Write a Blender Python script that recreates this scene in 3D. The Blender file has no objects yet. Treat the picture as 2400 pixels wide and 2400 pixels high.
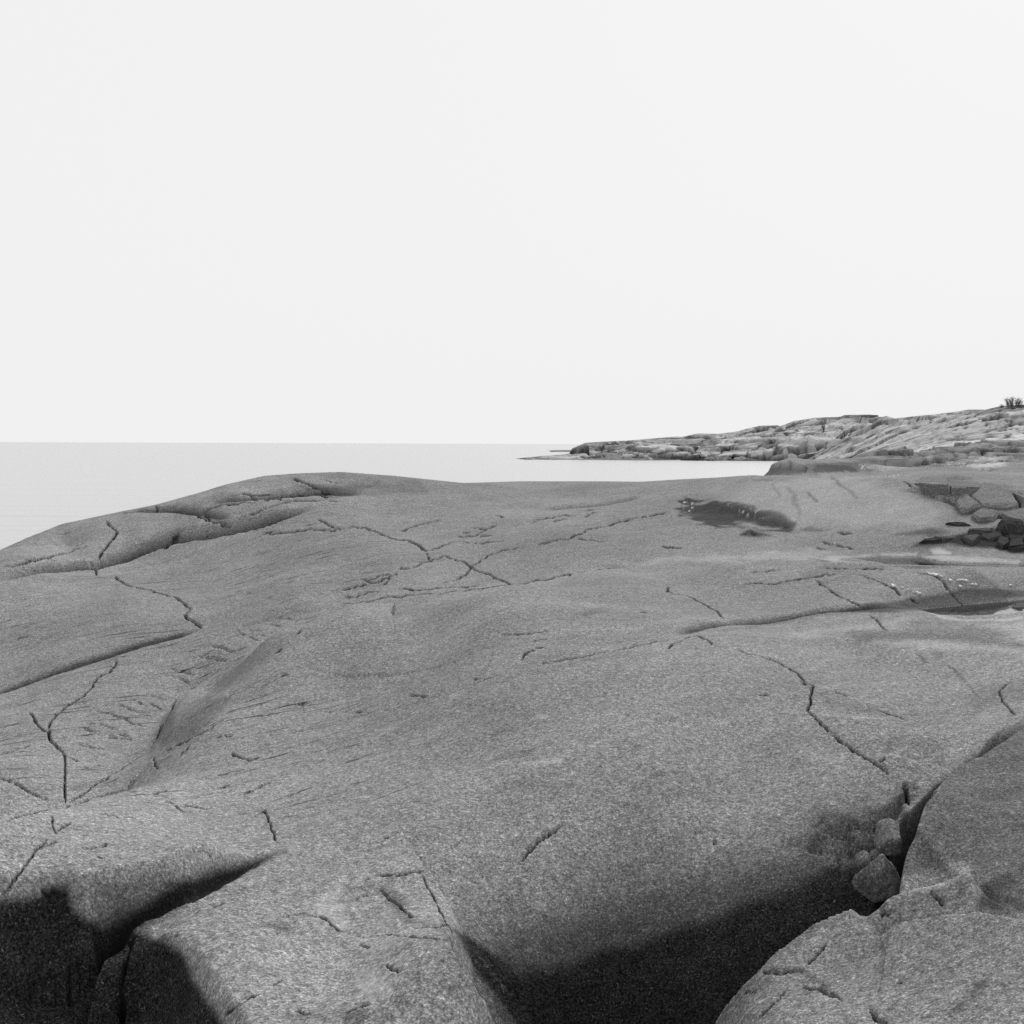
import bpy, math, random
import numpy as np
from mathutils import Matrix, Vector

# ------------------------------------------------------------------ camera, sky, sun, exposure
scene = bpy.context.scene
F = 3297.0                      # focal length in pixels of the 2400 x 2400 photograph
ZC = 3.6                        # eye height above the sea
PITCH = math.atan(160.0 / F)
ROLL = math.radians(0.20)
cam_data = bpy.data.cameras.new('camera')
cam_data.sensor_width = 36.0
cam_data.lens = 36.0 * F / 2400.0
cam_data.clip_start = 0.05
cam_data.clip_end = 60000.0
cam = bpy.data.objects.new('camera', cam_data)
scene.collection.objects.link(cam)
CAM_M = Matrix.Rotation(math.pi / 2 - PITCH, 4, 'X') @ Matrix.Rotation(ROLL, 4, 'Z')
CAM_M.translation = (0, 0, ZC)
cam.matrix_world = CAM_M
scene.camera = cam

world = bpy.data.worlds.new('World')
scene.world = world
world.use_nodes = True
wn = world.node_tree
wn.nodes.clear()
SUN_EL, SUN_AZ = math.radians(31), math.radians(24)     # azimuth clockwise from the view direction
sky = wn.nodes.new('ShaderNodeTexSky')
sky.sky_type = 'NISHITA'
sky.sun_disc = False
sky.sun_elevation = SUN_EL
sky.sun_rotation = SUN_AZ
sky.air_density = 1.0
sky.dust_density = 6.0
bw = wn.nodes.new('ShaderNodeRGBToBW')
mix = wn.nodes.new('ShaderNodeMix')
mix.data_type = 'FLOAT'
mix.inputs[0].default_value = 0.996
mix.inputs[3].default_value = 3.48                       # an even bright cloud deck
bg = wn.nodes.new('ShaderNodeBackground')
bg.inputs[1].default_value = 0.1
wout = wn.nodes.new('ShaderNodeOutputWorld')
wn.links.new(sky.outputs[0], bw.inputs[0])
wn.links.new(bw.outputs[0], mix.inputs[2])
wn.links.new(mix.outputs[0], bg.inputs[0])
wn.links.new(bg.outputs[0], wout.inputs[0])

sun_data = bpy.data.lights.new('sun', 'SUN')
sun_data.energy = 1.5
sun_data.angle = math.radians(22)
sun_data.color = (1.0, 1.0, 1.0)
sun = bpy.data.objects.new('sun', sun_data)
scene.collection.objects.link(sun)
sd = Vector((math.sin(SUN_AZ) * math.cos(SUN_EL), math.cos(SUN_AZ) * math.cos(SUN_EL), math.sin(SUN_EL)))
sun.rotation_euler = sd.to_track_quat('Z', 'Y').to_euler()

scene.view_settings.view_transform = 'Standard'
scene.view_settings.look = 'None'
scene.view_settings.exposure = 1.34
scene.view_settings.gamma = 1.0
scene.render.engine = 'CYCLES'
scene.cycles.use_denoising = False
scene.cycles.max_bounces = 5
scene.cycles.diffuse_bounces = 3

# ------------------------------------------------------------------ small helpers
rng = np.random.default_rng(7)
random.seed(7)
R3 = np.array(CAM_M.to_3x3())


def ray(px, py):
    """direction of a photo pixel: azimuth and slope (dz per metre of ground distance)"""
    px = np.asarray(px, float)
    py = np.asarray(py, float)
    v = np.stack([(px - 1200) / F, (1200 - py) / F, -np.ones_like(px)], -1) @ R3.T
    return np.arctan2(v[..., 0], v[..., 1]), v[..., 2] / np.hypot(v[..., 0], v[..., 1])


def project(x, y, z):
    p = np.stack([x, y, z - ZC], -1) @ R3
    w = np.maximum(-p[..., 2], 1e-3)
    return 1200 + F * p[..., 0] / w, 1200 - F * p[..., 1] / w


TILE = {1: (0, 980), 2: (800, 980), 3: (1600, 900), 4: (0, 1400), 5: (800, 1400), 6: (1600, 1400),
        7: (0, 1800), 8: (800, 1800), 9: (1600, 1800)}


def P(t, pts):
    """points read off an enlarged tile -> pixels of the photograph"""
    if t == 0:
        return [(float(a), float(b)) for a, b in pts]
    if t == 10:
        return [(1180 + a / 3.116, 900 + b / 3.116) for a, b in pts]
    if t == 11:
        return [(1780 + a / 3.116, 900 + b / 3.116) for a, b in pts]
    if t == 12:
        return [(1900 + a / 3.864, 1250 + b / 3.864) for a, b in pts]
    ox, oy = TILE[t]
    return [(ox + a / 2.415, oy + b / 2.415) for a, b in pts]


def smooth(t):
    t = np.clip(t, 0, 1)
    return t * t * (3 - 2 * t)


_perm = rng.permutation(4096).astype(np.int32)
_gx = np.cos(rng.random(4096) * 2 * np.pi).astype(np.float32)
_ga = rng.random(4096) * 2 * np.pi
_gx, _gy = np.cos(_ga).astype(np.float32), np.sin(_ga).astype(np.float32)
_rnd = rng.random((4096, 4)).astype(np.float32)


def _h(i, j):
    return _perm[(i + _perm[j & 4095]) & 4095]


def perlin(x, y):
    xi = np.floor(x).astype(np.int32)
    yi = np.floor(y).astype(np.int32)
    fx = (x - xi).astype(np.float32)
    fy = (y - yi).astype(np.float32)
    u = fx * fx * fx * (fx * (fx * 6 - 15) + 10)
    v = fy * fy * fy * (fy * (fy * 6 - 15) + 10)

    def g(a, b):
        k = _h(xi + a, yi + b)
        return _gx[k] * (fx - a) + _gy[k] * (fy - b)
    n0 = g(0, 0) * (1 - u) + g(1, 0) * u
    n1 = g(0, 1) * (1 - u) + g(1, 1) * u
    return (n0 * (1 - v) + n1 * v) * 1.4


def fbm(x, y, s, octv=4, gain=0.5):
    r = 0.0
    a = 1.0
    for o in range(octv):
        r = r + a * perlin(x / s + 13.7 * o, y / s + 7.1 * o)
        s *= 0.5
        a *= gain
    return r


def worley(x, y):
    """blocks: distance to the block's edge and four random numbers and offsets of the block"""
    xi = np.floor(x).astype(np.int32)
    yi = np.floor(y).astype(np.int32)
    f1 = np.full(x.shape, 9.0, np.float32)
    f2 = np.full(x.shape, 9.0, np.float32)
    kid = np.zeros(x.shape, np.int32)
    ox = np.zeros(x.shape, np.float32)
    oy = np.zeros(x.shape, np.float32)
    for a in (-1, 0, 1):
        for b in (-1, 0, 1):
            k = _h(xi + a, yi + b)
            dx = (xi + a + 0.1 + 0.8 * _rnd[k, 0] - x).astype(np.float32)
            dy = (yi + b + 0.1 + 0.8 * _rnd[k, 1] - y).astype(np.float32)
            d = np.hypot(dx, dy)
            m = d < f1
            f2 = np.where(m, f1, np.minimum(f2, d))
            f1 = np.where(m, d, f1)
            kid = np.where(m, k, kid)
            ox = np.where(m, -dx, ox)
            oy = np.where(m, -dy, oy)
    return f2 - f1, _rnd[kid, 2], _rnd[kid, 3], ox, oy, kid


def blocks(x, y, size, amp, tilt, crack):
    e, a, b, ox, oy, k = worley(x / size, y / size)
    z = (a - 0.5) * amp + tilt * size * ((b - 0.5) * ox + (_rnd[(k * 7) & 4095, 2] - 0.5) * oy) * 2
    return z - crack * np.exp(-(e / 0.06) ** 2)


# ------------------------------------------------------------------ the lie of the land
# photo pixel and ground distance in metres; the height follows from the ray
CTRL_PD = [
    # front rocks
    (1200, 1385, 11.3), (1200, 1500, 9.2), (1200, 1700, 7.15), (1200, 1900, 6.05), (1200, 2050, 5.45), (1250, 2150, 5.2),
    (1300, 2200, 5.22), (1320, 2290, 5.12), (1350, 2390, 5.0), (1700, 1500, 9.1), (2000, 1700, 7.2), (1900, 1850, 6.35), (1700, 2020, 5.75),
    (1560, 2110, 5.5), (1700, 1700, 7.3), (1600, 1850, 6.3), (1450, 1450, 10.3),
    (500, 2300, 4.35), (800, 2300, 4.3), (700, 2150, 4.85), (900, 2120, 5.0), (1070, 2200, 4.7), (1150, 2390, 4.05),
    (200, 2050, 5.35), (0, 2100, 5.05), (600, 1985, 5.75), (-250, 2150, 4.85),
    (0, 1935, 6.3), (300, 1870, 6.85), (600, 1750, 7.95), (450, 1900, 6.55), (800, 1600, 9.35), (900, 1900, 6.1), (700, 1850, 6.75),
    (480, 1680, 8.9), (1000, 1480, 10.2), (1000, 1400, 11.6), (800, 1442, 11.3), (1100, 1390, 11.5), (640, 1505, 10.9), (880, 1540, 9.7), (-300, 2000, 5.9),
    # trough and left slabs
    (62, 1900, 8.35), (150, 1862, 8.7), (100, 1700, 10.3), (250, 1760, 9.7), (330, 1640, 11.0), (0, 1600, 12.2), (300, 1400, 16.3), (0, 1400, 17.0), (700, 1390, 15.4),
    (900, 1300, 18.6), (600, 1280, 21.3), (1100, 1330, 17.6), (-300, 1750, 10.2), (-300, 1500, 16.0), (300, 1520, 12.9), (150, 1480, 14.2),
    (450, 1600, 11.6), (640, 1480, 13.2), (800, 1422, 14.8), (1000, 1382, 15.2), (1190, 1364, 15.8), (500, 1520, 12.6), (-300, 1960, 8.2), (0, 1800, 9.2),
    (1000, 1200, 25.3), (1300, 1160, 30.0), (1300, 1250, 21.0), (1400, 1320, 17.8), (1600, 1306, 18.4), (1600, 1200, 25.0), (1500, 1130, 35.5), (1250, 1130, 34.5), (1600, 1124, 33), (1683, 1120, 31), (1763, 1115, 29),
    # far-left ridge
    (-120, 1330, 22.0), (0, 1289, 23.0), (62, 1261, 24.0), (145, 1228, 25.0), (282, 1200, 25.8), (364, 1184, 26.3), (476, 1152, 27.2), (621, 1116, 28.0), (800, 1108, 29.0), (924, 1116, 30.5), (1080, 1133, 32.0), (300, 1290, 22.4), (150, 1290, 22.6), (400, 1230, 24.2),
    (700, 1170, 25.2), (550, 1215, 23.5), (-300, 1400, 20.0), (880, 1180, 25.5),
    # right dome, mound between the pools
    (1900, 1280, 21.3), (1800, 1200, 24.5), (1850, 1115, 29.0), (2050, 1112, 29.5), (2000, 1200, 24.6), (2150, 1200, 24.3), (1650, 1160, 28.0),
    (1600, 1260, 21.4), (2250, 1130, 29.0), (2380, 1150, 28.0), (2300, 1200, 24.8), (2350, 1250, 22.6), (2150, 1278, 21.3), (2380, 1285, 21.2), (2600, 1285, 21.2),
    (2000, 1331, 15.2), (1700, 1332, 15.4), (2300, 1346, 15.0), (1450, 1350, 14.4), (2600, 1352, 15.0), (2100, 1392, 13.2), (1800, 1400, 12.7),
    (1800, 1455, 11.2), (2000, 1437, 11.5), (2300, 1385, 13.4), (1600, 1400, 12.4), (2600, 1380, 13.4),
    (2250, 1466, 10.7), (2000, 1462, 10.8), (2300, 1530, 9.6), (2050, 1560, 8.9), (2200, 1650, 7.9), (2380, 1600, 8.5), (2000, 1500, 10.0),
    (2600, 1455, 10.9), (2400, 1475, 10.5),
    # lower-right slab
    (2400, 1700, 7.3), (2300, 1850, 6.2), (2170, 1950, 5.75), (2000, 2150, 5.05), (2200, 2050, 5.4), (2300, 2200, 4.7), (2000, 2350, 4.3),
    (1760, 2350, 4.4), (2350, 2390, 4.0), (1900, 2250, 4.72), (2600, 1800, 6.4), (2600, 2200, 4.6), (2150, 2120, 5.1),
    # shelf and hill to the right
    (1800, 1094, 60.0), (1900, 1088, 72.0), (2000, 1083, 85.0), (2100, 1098, 52.0), (2250, 1105, 47.0), (2200, 1086, 76.0), (2200, 1052, 120.0),
    (2300, 1003, 175.0), (2400, 953, 232.0), (2380, 1090, 62.0), (2350, 1040, 120.0), (2060, 1062, 170.0), (2100, 985, 300.0),
    (2600, 1090, 62.0), (2650, 1000, 150.0), (2250, 975, 262.0), (2180, 1020, 210.0),
    # headland
    (1950, 1070, 288.0), (1950, 1030, 330.0), (1950, 982, 390.0), (1800, 1078, 315.0), (1800, 1052, 330.0), (1800, 1005, 385.0),
    (1600, 1078, 318.0), (1600, 1056, 338.0), (1600, 1027, 390.0), (1400, 1076, 327.0), (1400, 1055, 355.0), (1400, 1040, 395.0),
    (1230, 1074, 334.0), (1300, 1070, 340.0), (1340, 1056, 395.0), (1500, 1033, 395.0), (1700, 1018, 390.0), (1880, 987, 390.0), (2030, 978, 385.0),
]
# photo column, distance and height for ground that the photo does not show
CTRL_PDZ = [
    (-400, 29, 0.0), (0, 31, 0.2), (200, 33, 0.3), (400, 35, 0.6), (600, 37, 0.9), (800, 39, 0.9), (1080, 41, 0.9), (1300, 44, 0.7), (1500, 45, 0.8),
    (-400, 36, -2.0), (0, 38, -1.5), (400, 48, -1.5), (800, 55, -1.6), (1200, 60, -1.3), (1500, 62, -1.2), (1700, 48, 0.6), (1650, 60, -0.8), (1760, 56, 0.3),
    (1740, 75, -1.2), (1850, 110, -1.0), (1950, 150, -0.6), (2000, 200, 0.0), (1900, 220, -1.4),
    (-400, 120, -5), (400, 120, -5), (1000, 120, -4), (1500, 120, -3), (0, 450, -8), (800, 450, -8), (1150, 420, -4), (1150, 300, -3.5), (1500, 270, -2.5),
    (1800, 270, -2.0), (1000, 350, -5), (1250, 450, -2), (1500, 450, 2), (1800, 450, 5), (2100, 400, 7), (2400, 330, 8), (2700, 300, 9), (1500, 200, -3.5),
    (1800, 37, 2.3), (2000, 39, 2.3), (2200, 37, 2.1), (2000, 60, 2.0), (2600, 35, 2.3),
    (1200, 12.6, ZC - 1.43), (950, 12.5, ZC - 1.50), (1450, 16.4, ZC - 1.37), (1680, 16.8, ZC - 1.33), (720, 11.9, ZC - 1.70), (500, 10.8, ZC - 1.98), (250, 8.3, ZC - 2.08), (0, 7.4, ZC - 2.08),
    (1250, 4.6, 1.2), (1500, 4.6, 1.2), (1200, 3.0, 1.2), (1500, 3.0, 1.4), (500, 3.0, 1.85), (0, 3.0, 1.6), (2000, 3.0, 1.9), (2400, 3.0, 1.95),
    (150, 4.3, 1.7), (-300, 4.3, 1.7), (300, 3.8, 1.7), (800, 3.0, 1.9), (1200, 2.0, 1.3), (400, 2.0, 1.7), (2000, 2.0, 1.9), (2700, 2.5, 1.95), (-300, 2.4, 1.5),
]


def uv_of(az, d):
    return np.stack([az * 3.2, np.log(d)], -1)


def near_in(d):
    return d if d < 12 else 12 + (d - 12) * 0.5 if d < 40 else d


a1, s1 = ray([c[0] for c in CTRL_PD], [c[1] for c in CTRL_PD])
d1 = np.array([near_in(c[2]) for c in CTRL_PD])
a2, _ = ray([c[0] for c in CTRL_PDZ], [1037] * len(CTRL_PDZ))
d2 = np.array([c[1] for c in CTRL_PDZ], float)
d2 = np.array([near_in(q) for q in d2])
CU = uv_of(np.concatenate([a1, a2]), np.concatenate([d1, d2]))
CZ = np.concatenate([ZC + d1 * s1, [c[2] for c in CTRL_PDZ]])


def phi(r2):
    return 0.5 * r2 * np.log(r2 + 1e-9)


_n = len(CU)
_r2 = ((CU[:, None] - CU[None]) ** 2).sum(-1)
_A = np.zeros((_n + 3, _n + 3))
_A[:_n, :_n] = phi(_r2) + np.eye(_n) * 0.0003
_A[:_n, _n] = 1
_A[:_n, _n + 1:] = CU
_A[_n, :_n] = 1
_A[_n + 1:, :_n] = CU.T
RW = np.linalg.solve(_A, np.concatenate([CZ, [0, 0, 0]]))


def base_z(az, d):
    sh = np.broadcast(az, d).shape
    u = (np.broadcast_to(az, sh) * 3.2).ravel()
    v = np.log(np.broadcast_to(d, sh)).ravel()
    out = np.empty(u.size)
    c32, w32 = CU.astype(np.float32), RW[:_n].astype(np.float32)
    for i in range(0, u.size, 40000):
        uu = u[i:i + 40000].astype(np.float32)
        vv = v[i:i + 40000].astype(np.float32)
        r2 = (uu[:, None] - c32[:, 0]) ** 2 + (vv[:, None] - c32[:, 1]) ** 2
        out[i:i + 40000] = (0.5 * r2 * np.log(r2 + 1e-9)) @ w32 + RW[_n] + RW[_n + 1] * uu + RW[_n + 2] * vv
    return out.reshape(sh)


class Field:
    """height of the ground on a grid of directions and distances round the viewpoint"""

    def __init__(self, az, d):
        self.az, self.d = az, d
        self.AZ, self.D = np.meshgrid(az, d, indexing='ij')
        self.X = self.D * np.sin(self.AZ)
        self.Y = self.D * np.cos(self.AZ)
        # the smooth land: coarse grid, then cubic interpolation
        ca = np.linspace(az[0] - 0.02, az[-1] + 0.02, 420)
        cl = np.linspace(math.log(d[0]) - 0.05, math.log(d[-1]) + 0.05, 420)
        cz = base_z(np.clip(ca, -0.46, 0.46)[:, None], np.exp(cl)[None])
        self.Z = self._cubic(cz, (az - ca[0]) / (ca[1] - ca[0]), (np.log(d) - cl[0]) / (cl[1] - cl[0]))
        self.dirt = np.zeros(self.Z.shape, np.float32)
        self.low = np.zeros(self.Z.shape, np.float32)

    @staticmethod
    def _cubic(c, fi, fj):
        def w(t):
            return np.stack([-0.5 * t + t * t - 0.5 * t ** 3, 1 - 2.5 * t * t + 1.5 * t ** 3, 0.5 * t + 2 * t * t - 1.5 * t ** 3, -0.5 * t * t + 0.5 * t ** 3])
        i = np.floor(fi).astype(int)
        wi = w(fi - i)
        a = sum(wi[k][:, None] * c[np.clip(i - 1 + k, 0, c.shape[0] - 1)] for k in range(4))
        j = np.floor(fj).astype(int)
        wj = w(fj - j)
        return sum(wj[k][None] * a[:, np.clip(j - 1 + k, 0, c.shape[1] - 1)] for k in range(4))

    def at(self, az, d):
        i = np.clip(np.interp(az, self.az, np.arange(len(self.az))), 0, len(self.az) - 1.001)
        j = np.clip(np.interp(np.log(d), np.log(self.d), np.arange(len(self.d))), 0, len(self.d) - 1.001)
        i0 = i.astype(int)
        j0 = j.astype(int)
        a, b = i - i0, j - j0
        Z = self.Z
        return (Z[i0, j0] * (1 - a) * (1 - b) + Z[i0 + 1, j0] * a * (1 - b) + Z[i0, j0 + 1] * (1 - a) * b + Z[i0 + 1, j0 + 1] * a * b)

    def hit(self, px, py, dz=0.0, dmin=0.0):
        """where the ray of a photo pixel first meets the ground"""
        az, sl = ray(np.asarray(px, float), np.asarray(py, float))
        az = np.atleast_1d(az)
        sl = np.atleast_1d(sl)
        ds = self.d
        g = self.at(np.repeat(az[:, None], len(ds), 1), np.repeat(ds[None], len(az), 0)) + dz
        below = ((ZC + ds[None] * sl[:, None]) < g) & (ds[None] > dmin)
        k = np.where(below.any(1), below.argmax(1), len(ds) - 1)
        k = np.maximum(k, 1)
        r = np.arange(len(az))
        g0 = ZC + ds[k - 1] * sl - g[r, k - 1]
        g1 = ZC + ds[k] * sl - g[r, k]
        t = np.clip(g0 / np.where(np.abs(g0 - g1) < 1e-9, 1e-9, g0 - g1), 0, 1)
        d = ds[k - 1] + t * (ds[k] - ds[k - 1])
        return np.stack([d * np.sin(az), d * np.cos(az)], -1), d

    def window(self, pts, m):
        """slices of the grid round some ground points, m metres wider"""
        x, y = pts[:, 0], pts[:, 1]
        d = np.hypot(x, y)
        az = np.arctan2(x, y)
        am = m / d.min()
        i0, i1 = np.searchsorted(self.az, [az.min() - am, az.max() + am])
        j0, j1 = np.searchsorted(self.d, [d.min() - m, d.max() + m])
        return slice(max(i0 - 1, 0), i1 + 1), slice(max(j0 - 1, 0), j1 + 1)


def line_dist(X, Y, pts):
    """signed distance (left of the line positive) and position 0..1 along it"""
    seg = np.hypot(*(pts[1:] - pts[:-1]).T)
    cum = np.concatenate([[0], np.cumsum(seg)])
    best = np.full(X.shape, 1e9)
    sgn = np.zeros(X.shape)
    tt = np.zeros(X.shape)
    for k in range(len(pts) - 1):
        ax, ay = pts[k]
        bx, by = pts[k + 1] - pts[k]
        L2 = bx * bx + by * by + 1e-12
        t = np.clip(((X - ax) * bx + (Y - ay) * by) / L2, 0, 1)
        dx, dy = X - ax - t * bx, Y - ay - t * by
        dd = dx * dx + dy * dy
        m = dd < best
        best = np.where(m, dd, best)
        sgn = np.where(m, np.sign(bx * dy - by * dx), sgn)
        tt = np.where(m, cum[k] + t * seg[k], tt)
    return np.sqrt(best) * sgn, tt / max(cum[-1], 1e-6), cum[-1]


def densify(pts, n=4, jit=0.0):
    pts = np.asarray(pts, float)
    out = [pts[0]]
    for a, b in zip(pts[:-1], pts[1:]):
        L = np.hypot(*(b - a))
        k = max(1, int(min(n, L / 8)))
        for i in range(1, k + 1):
            p = a + (b - a) * i / k
            if i < k and jit:
                nrm = np.array([-(b - a)[1], (b - a)[0]]) / (L + 1e-9)
                p = p + nrm * random.uniform(-jit, jit) * min(L / k * 0.5, 6)
            out.append(p)
    return np.array(out)


def soften(w, n=2):
    """smooth a line on the ground, rounding its corners"""
    for _ in range(n):
        q = np.empty((2 * len(w) - 2, 2))
        q[0::2] = 0.75 * w[:-1] + 0.25 * w[1:]
        q[1::2] = 0.25 * w[:-1] + 0.75 * w[1:]
        w = np.concatenate([w[:1], q[1:-1], w[-1:]])
    return w


def box_blur(a, n, axis, times=3):
    for _ in range(times):
        pad = [(0, 0), (0, 0)]
        pad[axis] = (n + 1, n)
        c = np.cumsum(np.pad(a, pad, mode='edge'), axis=axis)
        m_ = a.shape[axis]
        a = (np.take(c, np.arange(2 * n + 1, 2 * n + 1 + m_), axis) - np.take(c, np.arange(m_), axis)) / (2 * n + 1)
    return a


def step(f, t, pts, h, w_hi, w_lo, lo=None, e=0.03, taper=(0.15, 0.15), groove=0.0, gw=0.03, dirt=0.0, dmin=0.0, dz=None, n=2, foot=False, recess_shade=False, start=None):
    """a ledge: h metres up on the left side of the line (negative: on the right side), fading over w_hi; lo down on the other, over w_lo"""
    if lo is None:
        lo = abs(h)
    hi = abs(h)
    px = np.array(P(t, pts))
    if dz is None and foot:
        dz = 0.0
    if dz is None:                      # the lip shows where the near side is high, the foot where the far side is
        dz = -0.8 * lo if (h > 0) == (px[-1, 0] > px[0, 0]) else 0.8 * hi
    w, d = f.hit(px[:, 0], px[:, 1], dz, dmin)
    w = soften(w, n)
    dm = np.median(np.hypot(w[:, 0], w[:, 1]))
    e = max(e, dm * 0.0065)
    si, sj = f.window(w, 2.6 * max(w_hi, w_lo) + 0.1)
    s, tt, L = line_dist(f.X[si, sj], f.Y[si, sj], w)
    if h < 0:
        s = -s
    amp = np.ones_like(s)
    if taper[0]:
        amp = amp * smooth(tt / taper[0])
    if taper[1]:
        amp = amp * smooth((1 - tt) / taper[1])
    s = s + 0.35 * e * fbm(f.X[si, sj], f.Y[si, sj], e * 14, 2)
    m = smooth(s / (2 * e) + 0.5)
    dz = m * hi * np.exp(-(np.maximum(s, 0) / w_hi) ** 1.5) - (1 - m) * lo * np.exp(-(np.maximum(-s, 0) / w_lo) ** 1.5)
    if start:                                # narrower and shallower at the beginning of the line
        g_ = smooth((tt - start[2]) / start[3])
        wl, ll = start[0] + (w_lo - start[0]) * g_, start[1] + (lo - start[1]) * g_
        dz = m * hi * np.exp(-(np.maximum(s, 0) / w_hi) ** 1.5) - (1 - m) * ll * np.exp(-(np.maximum(-s, 0) / wl) ** 1.5)
    if start:
        k_ = smooth((-s - 0.04) / 0.16)
        dz = dz * (1 - k_) + box_blur(box_blur(dz * amp, 26, 0), 9, 1) * k_ / np.maximum(amp, 0.05)
    if foot:
        gw = max(gw, dm * 0.006)
        q = np.clip(1 - np.abs(s - gw) / gw, 0, 1)
        r_ = np.maximum(s - gw, 0)
        dz = hi * smooth(r_ / (2 * e)) * np.exp(-(r_ / w_hi) ** 1.5) - groove * q - np.where(s < 0, lo * np.exp(-(np.maximum(-s, 0) / w_lo) ** 1.5), lo * np.exp(-(np.maximum(s, 0) / gw) ** 2))
        f.dirt[si, sj] = np.maximum(f.dirt[si, sj], dirt * np.clip(q * 1.4, 0, 1) * amp)
    elif groove:
        gw = max(gw, dm * 0.005)
        q = np.clip(1 - np.abs(s + gw * 0.5) / gw, 0, 1)
        dz = dz - groove * q
        f.dirt[si, sj] = np.maximum(f.dirt[si, sj], dirt * np.clip(q * 1.3, 0, 1) * amp)
    if recess_shade:  # lowered depth is kept for painting the crevice shade
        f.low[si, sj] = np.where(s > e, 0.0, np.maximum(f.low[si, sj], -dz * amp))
    f.Z[si, sj] += dz * amp


def groove(f, t, pts, wpx, k=1.0, taper=0.12, lift=0.0, jit=0.5, dmin=0.0, dirt=1.0):
    """a crack wpx photo pixels wide"""
    px = densify(P(t, pts), 8, jit)
    w, d = f.hit(px[:, 0], px[:, 1], 0.0, dmin)
    if np.any(d > f.d[-1] * 0.98):
        return
    mid = len(w) // 2
    i0, i1 = max(mid - 1, 0), min(mid + 1, len(w) - 1)
    tg = w[i1] - w[i0]
    tg = tg / (np.hypot(*tg) + 1e-9)
    nr = np.array([-tg[1], tg[0]])
    c = w[mid]
    zc = float(f.at(np.arctan2(c[0], c[1]), np.hypot(*c)))
    pa = np.array(project(*np.array([c[0] - nr[0] * .02, c[1] - nr[1] * .02, zc])))
    pb = np.array(project(*np.array([c[0] + nr[0] * .02, c[1] + nr[1] * .02, zc])))
    ti = px[i1] - px[i0]
    ti = ti / (np.hypot(*ti) + 1e-9)
    pxpm = abs((pb - pa) @ np.array([-ti[1], ti[0]])) / 0.04
    dm = np.hypot(*c)
    rad = c / dm
    nr_r = abs(nr @ rad)
    row = 0.0023 if dm < 5.6 else 0.0028 if dm < 9 else 0.0024 if dm < 16 else 0.0030
    true = wpx * dm / F
    hw = max(0.46 * true, dm * (nr_r * row * 0.75 + (1 - nr_r) * 0.0008))
    depth = max(2.2 * true, 0.010) * k * (0.75 if nr_r > 0.6 else 1.2)
    si, sj = f.window(w, hw * 3)
    X, Y = f.X[si, sj], f.Y[si, sj]
    s, tt, L = line_dist(X, Y, w)
    n = perlin(tt * L / max(hw * 7, 0.05), tt * 0 + mid + wpx * 3.3)
    n2_ = perlin(X / max(hw * 2.5, 0.012), Y / max(hw * 2.5, 0.012))
    hv = hw * np.clip(1 + 0.5 * n + 0.7 * n2_, 0.3, 2.6)
    amp = smooth(tt / taper + 0.2) * smooth((1 - tt) / taper + 0.2) * np.clip(0.95 + 0.35 * n, 0.5, 1.3)
    q = np.clip(1 - np.abs(s) / hv, 0, 1)
    f.Z[si, sj] += -depth * q * amp
    f.dirt[si, sj] = np.maximum(f.dirt[si, sj], dirt * np.clip(q * 2.2 - 0.3, 0, 1) * np.clip(amp, 0, 1))


def poly_sd(X, Y, poly):
    """signed distance to a polygon, positive inside"""
    p = np.asarray(poly, float)
    q = np.roll(p, -1, 0)
    best = np.full(X.shape, 1e18)
    ins = np.zeros(X.shape, bool)
    for (ax, ay), (bx, by) in zip(p, q):
        ex, ey = bx - ax, by - ay
        t = np.clip(((X - ax) * ex + (Y - ay) * ey) / (ex * ex + ey * ey + 1e-12), 0, 1)
        best = np.minimum(best, (X - ax - t * ex) ** 2 + (Y - ay - t * ey) ** 2)
        c = (ay > Y) != (by > Y)
        ins ^= c & (X < ex * (Y - ay) / (ey if abs(ey) > 1e-12 else 1e-12) + ax)
    return np.sqrt(best) * np.where(ins, 1, -1)


def on_plane(px, py, z):
    az, sl = ray(px, py)
    d = (z - ZC) / sl
    return np.stack([d * np.sin(az), d * np.cos(az)], -1)


# ------------------------------------------------------------------ near ground grid
az_in = np.linspace(math.radians(-21.5), math.radians(21.5), 1060)
az_l = az_in[0] - np.cumsum(np.linspace(0.001, 0.02, 46))[::-1]
az_r = az_in[-1] + np.cumsum(np.linspace(0.001, 0.02, 46))
AZN = np.concatenate([az_l, az_in, az_r])
lr = [math.log(2.3)]
while lr[-1] < math.log(112):
    dd = math.exp(lr[-1])
    lr.append(lr[-1] + (0.010 if dd < 3.4 else 0.0023 if dd < 5.6 else 0.0028 if dd < 9 else 0.0024 if dd < 16 else 0.0030 if dd < 36 else 0.0075))
near = Field(AZN, np.exp(np.array(lr)))

# ---- ledges and mound edges (pixels read off the photograph)
POOL_UP, POOL_LOW = ZC - 1.245, ZC - 1.375
step(near, 1, [(-300, 960), (0, 935), (250, 885), (400, 862), (500, 855), (560, 855), (650, 820), (800, 765), (960, 715), (1150, 690), (1300, 665),
               (1450, 635), (1600, 590), (1750, 540), (1830, 510)], 0.09, 1.3, 0.9, lo=0.0, e=0.08, groove=0.14, gw=0.10, dirt=0.95, taper=(0.35, 0.12), foot=True)
step(near, 1, [(1150, 520), (1250, 497), (1400, 478), (1600, 462), (1800, 452), (1932, 448), (2100, 440)], 0.05, 1.2, 1.0, lo=0, e=0.1, groove=0.04, gw=0.10, dirt=0.7, foot=True)
step(near, 2, [(-260, 335), (-120, 380), (0, 440), (130, 405), (270, 360), (370, 345)], 0.04, 1.0, 1.0, lo=0, e=0.1, groove=0.06, gw=0.12, dirt=0.7, foot=True, dz=0.0)
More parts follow.
